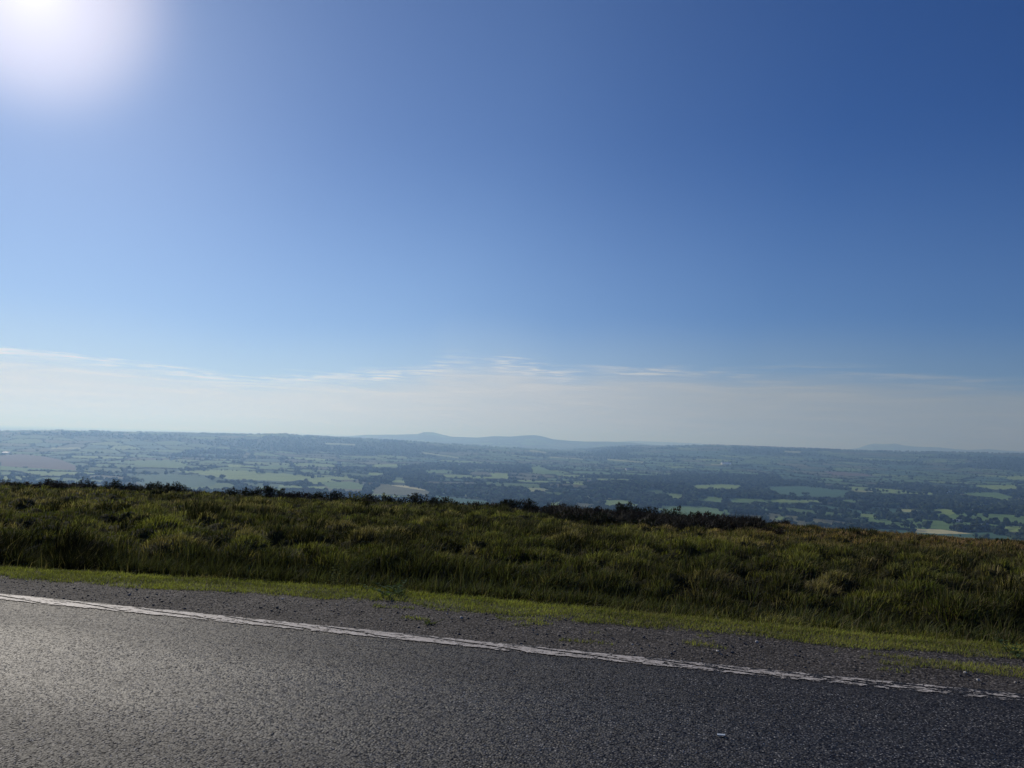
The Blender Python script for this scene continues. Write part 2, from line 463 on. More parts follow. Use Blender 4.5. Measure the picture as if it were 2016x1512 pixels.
def b_moor(n, out):
    co = objco(n)
    c = n.ramp(n.noise(co, 1.3, 5, 0.65), [(0.3, (0.014, 0.014, 0.006)), (0.55, (0.030, 0.030, 0.010)), (0.75, (0.052, 0.045, 0.020))])
    return princ(n, c, 0.95, n.bump(n.noise(co, 9, 4, 0.7), 0.8, 0.06), 0.05)
M_moor = material("peaty_turf", b_moor)
def plain(name, col, rough=0.8, spec=0.2, metal=0.0, var=0.15):
    def f(n, out):
        c = n.mix(1.0, (*col, 1), n.ramp(n.noise(objco(n), 1.7, 4, 0.6), [(0.3, 1 - var), (0.7, 1 + var)]), 'MULTIPLY')
        p = n.node('ShaderNodeBsdfPrincipled')
        n.put(p.inputs['Base Color'], c); p.inputs['Roughness'].default_value = rough
        p.inputs['Specular IOR Level'].default_value = spec; p.inputs['Metallic'].default_value = metal
        return p.outputs[0]
    return material(name, f)

# ------------------------------------------------------------------ moor ground: one sheet from behind the camera to below the brow
RJ = 420.0
def polar(radii, azs):
    r, a = np.meshgrid(radii, azs, indexing='ij')
    return r * np.sin(a), r * np.cos(a), r, a
azf = np.concatenate([np.linspace(-math.pi, -0.8, 60, endpoint=False), np.linspace(-0.8, 0.8, 620), np.linspace(0.8, math.pi, 61)[1:]])
rad = np.concatenate([[0.01, 1, 2, 3, 4, 5], np.geomspace(5.4, 80, 420), np.geomspace(82, RJ, 70)])
X, Y, rr, aa = polar(rad, azf)
Z = ground_z(X, Y)
mesh_np("moorland", np.stack([X, Y, Z], -1).reshape(-1, 3), [grid_faces(*X.shape)], M_moor, smooth=True)["kind"] = "structure"

# ------------------------------------------------------------------ farmland valley with its fields
FD = {  # base colours of what grows there
 'lime': (0.190, 0.265, 0.080), 'grass': (0.110, 0.185, 0.060), 'pale': (0.25, 0.28, 0.125), 'teal': (0.060, 0.125, 0.075),
 'brown': (0.125, 0.090, 0.075), 'olive': (0.125, 0.130, 0.065), 'wood': (0.022, 0.036, 0.016), 'straw': (0.42, 0.40, 0.22)}
POLY = [
 ('brown', [(0,896),(40,894),(85,898),(120,905),(150,917),(150,926),(60,921),(0,917)]),
 ('grass', [(0,917),(57,922),(55,930),(0,926)]),
 ('teal', [(250,936),(330,932),(400,938),(430,948),(420,956),(370,960),(280,955)]),
 ('lime', [(345,928),(440,925),(510,928),(512,946),(450,943),(400,935)]),
 ('grass', [(255,907),(330,905),(374,914),(352,921),(300,922),(250,912)]),
 ('lime', [(448,914),(506,918),(504,921),(448,919)]), ('lime', [(504,930),(560,932),(610,938),(625,946),(560,948),(504,945)]),
 ('grass', [(510,918),(560,915),(575,921),(510,924)]), ('lime', [(600,940),(680,938),(700,944),(610,946)]),
 ('grass', [(630,949),(690,948),(718,954),(714,963),(650,962)]), ('olive', [(738,955),(800,956),(848,967),(842,976),(735,972)]),
 ('straw', [(760,954),(800,956),(838,964),(836,966),(790,959)]), ('lime', [(738,914),(782,914),(784,918),(736,919)]),
 ('grass', [(838,925),(892,926),(888,932),(838,931)]), ('lime', [(725,930),(765,931),(740,936),(725,935)]), ('lime', [(770,944),(802,946),(800,951),(768,949)]),
 ('lime', [(925,939),(1003,938),(1003,943),(925,943)]), ('pale', [(870,968),(962,978),(960,982),(868,972)]), ('teal', [(850,974),(960,986),(985,998),(850,990)]),
 ('lime', [(550,955),(640,958),(640,962),(550,959)]), ('grass', [(504,960),(560,962),(560,968),(504,966)]),
 ('pale', [(1035,960),(1070,961),(1092,964),(1072,968),(1038,968)]), ('grass', [(1045,919),(1062,918),(1085,927),(1112,931),(1110,935),(1075,934),(1050,930)]),
 ('wood', [(985,915),(1045,917),(1046,930),(995,931)]), ('lime', [(1020,945),(1090,947),(1165,953),(1165,956),(1090,950),(1020,948)]), ('lime', [(965,931),(1000,932),(1000,941),(970,940)]),
 ('lime', [(1064,989),(1105,988),(1106,996),(1064,996)]), ('olive', [(1130,988),(1182,994),(1160,1002),(1120,1000)]),
 ('pale', [(1140,975),(1180,977),(1230,979),(1230,983),(1180,981),(1140,979)]), ('lime', [(1090,978),(1114,980),(1112,985),(1090,983)]),
 ('lime', [(1180,984),(1240,985),(1242,993),(1195,995)]), ('lime', [(1362,955),(1420,953),(1462,955),(1452,963),(1370,961)]),
 ('lime', [(1308,972),(1346,972),(1346,984),(1322,980)]), ('grass', [(1300,995),(1380,996),(1440,1005),(1432,1018),(1350,1020),(1305,1010)]),
 ('grass', [(1436,980),(1500,982),(1508,988),(1440,989)]), ('grass', [(1370,976),(1424,978),(1422,990),(1370,988)]),
 ('pale', [(1080,899),(1148,903),(1148,905),(1080,901)]), ('pale', [(1195,903),(1268,909),(1266,912),(1195,906)]),
 ('pale', [(1400,913),(1440,914),(1440,916),(1400,915)]), ('wood', [(1418,966),(1500,965),(1515,978),(1440,980)]), ('wood', [(1495,934),(1530,936),(1540,952),(1495,950)]),
 ('teal', [(1512,958),(1580,957),(1672,966),(1662,979),(1540,976)]), ('lime', [(1518,981),(1560,984),(1616,985),(1613,990),(1520,988)]),
 ('pale', [(1675,964),(1722,967),(1722,970),(1680,968)]), ('lime', [(1735,967),(1840,971),(1840,974),(1735,970)]),
 ('lime', [(1750,989),(1790,991),(1802,996),(1762,994)]), ('lime', [(1835,1001),(1872,1001),(1888,1008),(1870,1014),(1840,1007)]),
 ('grass', [(1690,1022),(1740,1023),(1785,1030),(1740,1029)]), ('lime', [(1690,1011),(1725,1013),(1724,1019),(1690,1016)]),
 ('straw', [(1800,1041),(1850,1042),(1915,1051),(1850,1051),(1800,1048)]), ('teal', [(1795,1050),(1860,1053),(1925,1057),(1950,1066),(1790,1062)]),
 ('lime', [(1962,1037),(2020,1035),(2020,1046),(1985,1047)]), ('lime', [(1915,956),(2000,955),(2002,962),(1960,964)]),
 ('grass', [(1888,970),(1960,969),(1992,978),(1986,983),(1930,978)]), ('pale', [(1870,990),(1960,994),(1958,997),(1870,993)]),
 ('pale', [(1544,887),(1576,889),(1576,892),(1544,890)]), ('brown', [(1620,927),(1700,932),(1725,938),(1640,936)]), ('lime', [(1660,1018),(1690,1016),(1690,1020),(1660,1022)]),
 ('pale', [(640,872),(700,874),(700,877),(640,875)]), ('pale', [(830,889),(900,900),(905,903),(835,893)]), ('lime', [(1980,938),(2020,937),(2020,945),(1984,944)]),
 ('grass', [(1880,1028),(1915,1028),(1914,1032),(1860,1030)]), ('lime', [(1240,991),(1262,993),(1260,1000),(1240,998)]), ('pale', [(1045,885),(1075,890),(1075,892),(1040,888)]),
 ('lime', [(1530,1017),(1550,1017),(1548,1024),(1526,1023)]), ('pale', [(100,881),(160,881),(160,884),(100,884)]),
 ('pale', [(1770,1002),(1800,1003),(1812,1008),(1780,1008)]), ('grass', [(1480,1000),(1505,998),(1530,1003),(1500,1006)]),
]
def inpoly(px, py, poly):
    r = np.zeros(px.shape, bool); n = len(poly)
    for i in range(n):
        x1, y1 = poly[i]; x2, y2 = poly[(i + 1) % n]
        if y1 == y2: continue
        c = ((y1 > py) != (y2 > py)) & (px < (x2 - x1) * (py - y1) / (y2 - y1) + x1)
        r ^= c
    return r

def cells(x, y, size, s):
    """irregular field pattern: random number of the field and distance to its hedge in metres"""
    wx = x + 120 * (fbm(x, y, 600, 2, 51) - 0.5); wy = y + 120 * (fbm(x, y, 600, 2, 52) - 0.5)
    u, v = wx / size + 0.35 * wy / size, wy / (size * 1.5)
    iu, iv = np.floor(u), np.floor(v)
    b1 = np.full(u.shape, 9.0); b2 = np.full(u.shape, 9.0); idn = np.zeros(u.shape)
    for du in (-1, 0, 1):
        for dv in (-1, 0, 1):
            cx, cy = iu + du, iv + dv
            sx, sy = cx + 0.1 + 0.8 * hsh(cx, cy, s), cy + 0.1 + 0.8 * hsh(cx, cy, s + 1)
            d = np.hypot(u - sx, (v - sy) * 1.2)
            closer = d < b1
            b2 = np.where(closer, b1, np.minimum(b2, d))
            idn = np.where(closer, hsh(cx, cy, s + 2), idn)
            b1 = np.where(closer, d, b1)
    return idn, (b2 - b1) * size * 0.5
def woods(x, y):
    r = np.hypot(x, y)
    n = fbm(x, y, 420, 4, 61) * 0.6 + fbm(x, y, 1300, 3, 67) * 0.4
    px = np.arctan2(x, y)
    bias = 0.012 * sst(px, 0.05, 0.35) + 0.03 * sst(r, 3500, 6000)
    return n + bias
KEYS = 0.8 * np.array([FD['lime'], FD['grass'], FD['teal'], FD['olive'], FD['grass'], FD['olive'], FD['teal'], FD['grass']])
WT = 0.566
def land(x, y, px, py):
    r = np.hypot(x, y)
    i1, e1 = cells(x, y, 180.0, 100); i2, e2 = cells(x, y, 330.0, 200)
    far = r > 6500
    idn = np.where(far, i2, i1); ed = np.where(far, e2, e1)
    k = (idn * 7.999).astype(int)
    c = KEYS[k] * (0.75 + 0.45 * ((idn * 97.3) % 1))[..., None]
    hw = np.where(far, 22, 7)
    hedge = ed < hw
    wd = woods(x, y) + 0.10 * ((idn * 31.7) % 1 - 0.5) > WT
    c = np.where((hedge | wd)[..., None], np.array(FD['wood']) * (0.8 + 0.5 * fbm(x, y, 40, 2, 3))[..., None], c)
    pol = np.zeros(x.shape, bool)
    for kname, P in POLY:
        xs, ys = zip(*P)
        near = (px > min(xs)) & (px < max(xs)) & (py > min(ys)) & (py < max(ys))
        if not near.any(): continue
        idx = np.nonzero(near)
        ins = inpoly(px[idx], py[idx], P)
        sel = tuple(q[ins] for q in idx)
        c[sel] = FD[kname]
        pol[sel] = kname != 'wood'
        wd[sel] = kname == 'wood'; hedge[sel] = False
    return c, hedge, wd, pol
azv = np.concatenate([np.linspace(-math.pi, -0.72, 50, endpoint=False), np.linspace(-0.72, 0.72, 1150), np.linspace(0.72, math.pi, 51)[1:]])
inv = np.linspace(1 / 1150.0, 1 / 48000.0, 560)
radv = np.concatenate([np.geomspace(RJ, 1150, 30, endpoint=False), 1 / inv])
X, Y, rr, aa = polar(radv, azv)
Z = ground_z(X, Y)
P3 = np.stack([X, Y, Z], -1).reshape(-1, 3)
px, py = project(P3)
front = (P3 @ fwd > 0)
px = np.where(front, px, -9999).reshape(X.shape); py = py.reshape(X.shape)
c, hg, wd, pol = land(X, Y, px, py)
c[rr < 900] = (0.03, 0.035, 0.015)
mesh_np("farmland", P3, [grid_faces(*X.shape)], M_valley, c.reshape(-1, 3), smooth=True)["kind"] = "structure"

# ------------------------------------------------------------------ road, edge line, gravel verge
ROT = math.atan2(TV[1], TV[0])
def place_sw(o, z=0.0):
    o.location = (OW * NV[0], OW * NV[1], z); o.rotation_euler = (0, 0, ROT)
def sheet(name, s0, s1, ns, w0, w1, nw, zf, mat, edge0=None, edge1=None):
    s = np.concatenate([np.linspace(-300, s0, 30, endpoint=False), np.linspace(s0, s1, ns), np.linspace(s1, 300, 31)[1:]])
    t = np.linspace(0, 1, nw)
    S, T = np.meshgrid(s, t, indexing='ij')
    a = w0 + (edge0(S) if edge0 else 0); b = w1 + (edge1(S) if edge1 else 0)
    Wd = a + (b - a) * T
    o = mesh_np(name, np.stack([S, Wd, zf(S, Wd)], -1).reshape(-1, 3), [grid_faces(*S.shape)[:, ::-1]], mat, smooth=True)
    place_sw(o)
    o["kind"] = "structure"
    return o
sheet("road", -12, 12, 400, -6.6, 0.11, 60, lambda s, v: 0.0 + 0.006 * (fbm(s, v, 1.3, 3, 71) - 0.5), M_road,
      edge1=lambda s: 0.04 * (fbm(s, s * 0, 0.35, 3, 72) - 0.5))
sheet("road_marking", -12, 12, 400, -0.12, 0.12, 4, lambda s, v: 0.0055 + 0.006 * (fbm(s, v, 1.3, 3, 71) - 0.5), M_line)
def verge_h(s, v): return -0.012 + 0.035 * (fbm(s, v, 0.5, 4, 81) - 0.45) * sst(v, 0.0, 0.5) - 0.7 * sst(v - hi_s(s), 0.02, 0.6)
sheet("gravel_verge", -12, 12, 700, 0.06, 1.9, 70, lambda s, v: verge_h(s, v) - 0.03 * sst(v, 1.4, 1.9), M_gravel)

# loose stones on the verge and a few thrown onto the road edge
ICO = None
def ico_pts():
    t = (1 + 5 ** 0.5) / 2
    v = np.array([(-1,t,0),(1,t,0),(-1,-t,0),(1,-t,0),(0,-1,t),(0,1,t),(0,-1,-t),(0,1,-t),(t,0,-1),(t,0,1),(-t,0,-1),(-t,0,1)], float)
    v /= np.linalg.norm(v[0])
    f = np.array([(0,11,5),(0,5,1),(0,1,7),(0,7,10),(0,10,11),(1,5,9),(5,11,4),(11,10,2),(10,7,6),(7,1,8),(3,9,4),(3,4,2),(3,2,6),(3,6,8),(3,8,9),(4,9,5),(2,4,11),(6,2,10),(8,6,7),(9,8,1)])
    return v, f
IV, IF = ico_pts()
def blobs(C, Rd, Hd, colors, jit=0.3, rngs=rng):
    """many small 12-point lumps in one mesh"""
    n = len(C)
    j = 1 + jit * (rngs.random((n, 12)) * 2 - 1)
    a = rngs.random(n) * 2 * math.pi
    ca, sa = np.cos(a)[:, None], np.sin(a)[:, None]
    bx = IV[None, :, 0] * ca - IV[None, :, 1] * sa; by = IV[None, :, 0] * sa + IV[None, :, 1] * ca
    V = np.stack([bx * j * Rd[:, None], by * j * Rd[:, None], IV[None, :, 2] * j * Hd[:, None]], -1) + C[:, None]
    Fc = (IF[None] + np.arange(n)[:, None, None] * 12).reshape(-1, 3)
    return V.reshape(-1, 3), Fc, np.repeat(colors, 12, 0)
ns = 26000
s = rng.uniform(-7, 7, ns); v = rng.uniform(0.09, 1.15, ns)
keep = rng.random(ns) < 0.25 + 0.75 * fbm(s, v, 0.4, 3, 91)
s, v = s[keep], v[keep]
sz = 0.0018 + 0.0026 * rng.random(len(s)) + 0.008 * rng.random(len(s)) ** 26
xw, yw = xy(s, v)
cc = rng.choice([0.08, 0.11, 0.15, 0.06, 0.26], len(s), p=[.3, .28, .15, .25, .02])[:, None] * np.array([1.05, 0.98, 0.93])
V_, F_, C_ = blobs(np.stack([xw, yw, verge_h(s, v) + sz * 0.35], -1), sz * 1.15, sz * 0.8, cc, 0.3)
tag(mesh_np("gravel", V_, [F_], M_stone, C_), "loose dark stones and grit scattered over the bare verge", "gravel", kind="stuff")

# ------------------------------------------------------------------ grass
def blades(P, H, LX, LY, Wd, colors, yaw=None, tipc=1.25):
    """each blade: wide foot, bent middle, pointed tip"""
    n = len(P)
    if yaw is None: yaw = rng.random(n) * math.pi
    wx, wy = np.cos(yaw) * Wd / 2, np.sin(yaw) * Wd / 2
    V = np.empty((n, 5, 3))
    lean = np.stack([LX, LY], -1)
    z = np.zeros(n)
    base = P; mid = P + np.stack([LX * H * 0.32, LY * H * 0.32, H * 0.58], -1)
    L2 = np.hypot(LX, LY)
    tip = P + np.stack([LX * H, LY * H, H * (1 - 0.28 * np.minimum(L2, 1.6))], -1)
    o = np.stack([wx, wy, z], -1)
    V[:, 0] = base - o; V[:, 1] = base + o; V[:, 2] = mid + o * 0.8; V[:, 3] = mid - o * 0.8; V[:, 4] = tip
    i = np.arange(n)[:, None] * 5
    C = np.repeat(colors[:, None], 5, 1).copy()
    C[:, 4] *= tipc  # sunlit tips painted in: tip colour is raised above the blade's own
    return V.reshape(-1, 3), [i + np.array([[0, 1, 2, 3]]), i + np.array([[3, 2, 4]])], C.reshape(-1, 3)

def moor_color(s, v, n):
    """what grows where: fresh grass, dark rush, dead straw"""
    x, y = xy(s, v); a = np.arctan2(x, y); r = np.hypot(x, y)
    fresh = np.array([0.066, 0.073, 0.019]); rush = np.array([0.030, 0.034, 0.015]); straw = np.array([0.135, 0.112, 0.062]); red = np.array([0.115, 0.074, 0.050])
    pf = fbm(s, v, 3.2, 3, 15); ps = fbm(s + 50, v, 5.5, 3, 19)
    far = sst(v, 6, 18) * sst(a, 0.05, 0.40)
    wf = sst(pf, 0.42, 0.62)
    C = fresh * wf[:, None] + rush * (1 - wf)[:, None]
    lime = sst(fbm(s, v, 1.1, 3, 45), 0.50, 0.66)[:, None] * (v > 0)[:, None]
    C = C * (1 - 0.6 * lime) + np.array([0.100, 0.112, 0.018]) * 0.6 * lime
    pst = 0.26 + 0.30 * sst(ps, 0.45, 0.7) + 0.45 * far
    isst = rng.random(n) < pst
    mixd = np.where((rng.random(n) < 0.25 + 0.5 * far)[:, None], red, straw)
    C = np.where(isst[:, None], mixd, C)
    return C * (0.65 + 0.7 * rng.random((n, 1)))

TALL = [(-60, 70, 0.50), (90, 130, 0.30), (130, 235, 0.44), (235, 420, 0.34), (420, 760, 0.30), (760, 1000, 0.26), (1000, 1100, 0.2), (1100, 2100, 0.16)]
def front_h(x, y):
    """height of the rush fringe behind the verge, by photo column"""
    pxx = 1008 + F * np.tan(np.arctan2(x, y))
    return np.interp(pxx, [-400, 60, 75, 120, 140, 228, 240, 420, 760, 1000, 1150, 1400, 2200], [.52, .50, .34, .34, .46, .46, .38, .36, .32, .27, .22, .20, .24])

Vs, Q4, T3, Cs = [], [], [], []
off = 0
def add_bl(V, Fs, C):
    global off
    Vs.append(V); Q4.append(Fs[0] + off); T3.append(Fs[1] + off); Cs.append(C); off += len(V)
def sample(n, e, r1_=66.0):
    u = rng.random(n)
    r_ = (6.0 ** e + u * (r1_ ** e - 6.0 ** e)) ** (1 / e)
    a_ = rng.uniform(-0.78, 0.78, n)
    x, y = r_ * np.sin(a_), r_ * np.cos(a_)
    s, v = sw(x, y)
    ok = (v > hi_s(s)) & (v < WB + 10)
    return x[ok], y[ok], s[ok], v[ok], r_[ok]
gz_ = lambda x, y, v: ground_z(x, y)
# the lumpy sward
x, y, s, v, r_ = sample(840000, 0.30)
dome, ox, oy, q1, q2 = lumps(s, v)
ok = rng.random(len(x)) < 0.30 + 0.9 * dome
x, y, s, v, r_, dome, ox, oy, q1, q2 = [q[ok] for q in (x, y, s, v, r_, dome, ox, oy, q1, q2)]
n = len(x)
C = moor_color(s, v, n)
far = sst(v, 6, 18) * sst(np.arctan2(x, y), 0.05, 0.40)
KC = np.array([(0.092, 0.092, 0.027), (0.066, 0.064, 0.026), (0.150, 0.120, 0.066), (0.018, 0.020, 0.009), (0.042, 0.047, 0.017)])
kk = np.select([q1 < 0.24, q1 < 0.44, q1 < 0.63 + 0.27 * far, q1 < 0.84 + 0.1 * far], [0, 1, 2, 3], 4)
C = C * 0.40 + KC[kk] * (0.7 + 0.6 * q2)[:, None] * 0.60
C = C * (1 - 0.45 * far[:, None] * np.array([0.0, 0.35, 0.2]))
C = C * 1.22 * (0.22 + 1.10 * sst(dome, 0.05, 0.65))[:, None] * (1 + 0.3 * (fbm(s, v, 4, 2, 61) - 0.5))[:, None]  # shade between lumps and lit tops painted in, besides the darker hollow growth
H_lim = 0.5 + 0.5 * sst(v - hi_s(s), 0.1, 0.6)
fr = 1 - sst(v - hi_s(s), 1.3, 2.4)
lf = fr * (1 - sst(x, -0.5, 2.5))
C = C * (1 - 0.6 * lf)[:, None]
H = 0.03 + 0.04 * rng.random(n) + 0.09 * dome * (0.5 + 0.8 * q2) * (0.6 + 0.6 * rng.random(n))
H = H * H_lim
gxv = ox * TV[0] + oy * NV[0]; gyv = ox * TV[1] + oy * NV[1]
lx = gxv * 0.75 + 0.22 + rng.normal(0, 0.33, n); ly = gyv * 0.75 + rng.normal(0, 0.33, n)
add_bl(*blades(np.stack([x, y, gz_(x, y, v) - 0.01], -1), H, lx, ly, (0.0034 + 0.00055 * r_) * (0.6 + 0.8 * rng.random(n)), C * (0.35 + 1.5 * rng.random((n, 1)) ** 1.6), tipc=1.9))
# rush: a dark fringe behind the verge, tall on the left, and scattered clumps in the moor
def rush(tx, ty, s, v, r_, th, tr, nb, shade, strawy=0.14):
    tz = gz_(tx, ty, v)
    ti = np.repeat(np.arange(len(s)), nb); n = len(ti)
    ra = np.sqrt(rng.random(n)); an = rng.random(n) * 2 * math.pi
    P = np.stack([tx[ti] + ra * np.cos(an) * tr[ti], ty[ti] + ra * np.sin(an) * tr[ti], tz[ti] - 0.02], -1)
    H = th[ti] * (0.6 + 0.5 * rng.random(n)) * (1.1 - 0.3 * ra ** 2)
    lx = np.cos(an) * ra * 0.45 + rng.normal(0, 0.17, n) + 0.16; ly = np.sin(an) * ra * 0.45 + rng.normal(0, 0.17, n)
    C = np.array([0.048, 0.052, 0.024]) * (0.3 + 1.5 * rng.random((n, 1)) ** 1.5) * shade[ti][:, None] * (1 + 0.5 * sst(tx[ti], -3.0, 0.0))[:, None]
    st_ = rng.random(n) < strawy
    C[st_] = np.array([0.12, 0.10, 0.055]) * (0.5 + 0.8 * rng.random((st_.sum(), 1)))
    add_bl(*blades(P, H, lx, ly, (0.0038 + 0.0006 * r_[ti]) * (0.7 + 0.6 * rng.random(n)), C))
x, y, s, v, r_ = sample(16000, 0.15, 16.0)
dv = v - hi_s(s)
ok = (dv < 2.3) & (dv > 0.55) & (rng.random(len(x)) < (1 - sst(dv, 1.4, 2.3)) * (1 - 0.75 * sst(x, 0.6, 2.2)))
x, y, s, v, r_ = [q[ok] for q in (x, y, s, v, r_)]
cpx = 1008 + F * np.tan(np.arctan2(x, y))
blk = np.maximum(1 - sst(np.abs(cpx - 10), 35, 75), 1 - sst(np.abs(cpx - 183), 38, 70))
rush(x, y, s, v, r_, front_h(x, y) * (0.7 + 0.4 * rng.random(len(x))), 0.06 + 0.10 * rng.random(len(x)), np.full(len(x), 34), 1 - 0.80 * blk, 0.10)
x, y, s, v, r_ = sample(3600, 0.45)
ok = (fbm(s, v, 1.9, 2, 63) > 0.52) & (v - hi_s(s) > 0.6)
x, y, s, v, r_ = [q[ok] for q in (x, y, s, v, r_)]
rush(x, y, s, v, r_, 0.13 + 0.15 * rng.random(len(x)), 0.12 + 0.20 * rng.random(len(x)), np.full(len(x), 80), 0.30 + 0.6 * rng.random(len(x)) ** 2)
print("blades so far", off // 5)
# loose blades between, flower stalks, and bent dead straws near the verge
def loose(n, e, hmin, hmax, wk, straw=False, vmax=WB + 10, lean=0.3, vmin=-0.04):
    u = rng.random(n)
    r_ = (6.0 ** e + u * (66 ** e - 6.0 ** e)) ** (1 / e)
    a_ = rng.uniform(-0.78, 0.78, n)
    x, y = r_ * np.sin(a_), r_ * np.cos(a_)
    s, v = sw(x, y)
    ok = (v > hi_s(s) + vmin) & (v < vmax)
    x, y, s, v, r_ = x[ok], y[ok], s[ok], v[ok], r_[ok]
    n = len(x)
    C = moor_color(s, v, n)
    C = C * 0.7
    if straw: C = np.array([0.24, 0.20, 0.115]) * (0.6 + 0.6 * rng.random((n, 1)))
    H = hmin + (hmax - hmin) * rng.random(n)
    H = H * (0.6 + 0.4 * sst(v - hi_s(s), 0.2, 0.9))
    add_bl(*blades(np.stack([x, y, ground_z(x, y) - 0.01], -1), H, rng.normal(lean, 0.35, n), rng.normal(0, 0.3, n), (0.003 + wk * r_) * (0.7 + 0.6 * rng.random(n)), C))
loose(11000, 0.4, 0.14, 0.30, 0.00016, True, lean=0.45)
loose(2600, 0.2, 0.10, 0.30, 0.0002, True, vmax=2.3, lean=0.7)
tag(mesh_np("moorland_grass", np.concatenate(Vs), [np.concatenate(Q4), np.concatenate(T3)], M_grass, np.concatenate(Cs)),
    "rough moorland grass and rushes in tussocks behind the verge", "grass", kind="stuff")

# short mown strip between gravel and moor
Vs, Q4, T3, Cs = [], [], [], []; off = 0
def strip_mask(s, v):
    lo = lo_s(s) + 0.26 * (fbm(s, s * 0, 0.9, 4, 31) - 0.5)
    m = sst(v, lo - 0.02, lo + 0.09)
    isl = (fbm(s, v * 3, 0.45, 3, 35) > 0.66) & (v > 0.36) & (s > -3)
    isl2 = (fbm(s, v * 3, 0.6, 3, 37) > 0.44) & (v > 0.52) & (v < 0.82) & (s > 0.95) & (s < 2.2)
    m = m * np.clip((fbm(s, v * 2.2, 0.22, 3, 36) - 0.33) * 7, 0.12 + 0.6 * sst(v, lo + 0.1, lo + 0.25), 1)
    return np.maximum(m, np.where(isl | isl2, 0.5, 0)) * (v < hi_s(s) + 0.14)
n = 260000
s = rng.uniform(-8.5, 8.5, n); v = rng.uniform(0.33, 1.70, n)
ok = rng.random(n) < strip_mask(s, v)
s, v = s[ok], v[ok]; n = len(s)
x, y = xy(s, v)
patch = fbm(s, v * 2, 0.35, 3, 39)
C = np.where((patch > 0.5)[:, None], np.array([0.310, 0.325, 0.085]), np.array([0.220, 0.240, 0.065])) * (0.40 + 1.15 * rng.random((n, 1)) ** 1.4) * (0.7 + 0.6 * fbm(s, v * 2, 0.5, 3, 44))[:, None]
dry = rng.random(n) < 0.10 + 0.24 * sst(s, -2.5, 0)
C[dry] = np.array([0.33, 0.29, 0.14]) * (0.6 + 0.5 * rng.random((dry.sum(), 1)))
H = 0.012 + 0.030 * rng.random(n) + 0.035 * sst(v, hi_s(s) - 0.15, hi_s(s)) * rng.random(n)
add_bl(*blades(np.stack([x, y, np.where(v < hi_s(s) + 0.03, verge_h(s, v) - 0.003, ground_z(x, y)), ], -1), H, rng.normal(0.25, 0.55, n), rng.normal(0, 0.55, n), 0.0036 * (0.7 + 0.6 * rng.random(n)), C))
tag(mesh_np("verge_grass", np.concatenate(Vs), [np.concatenate(Q4), np.concatenate(T3)], M_grass, np.concatenate(Cs)),
    "short bright green grass strip between the gravel and the moor", "grass", kind="stuff")

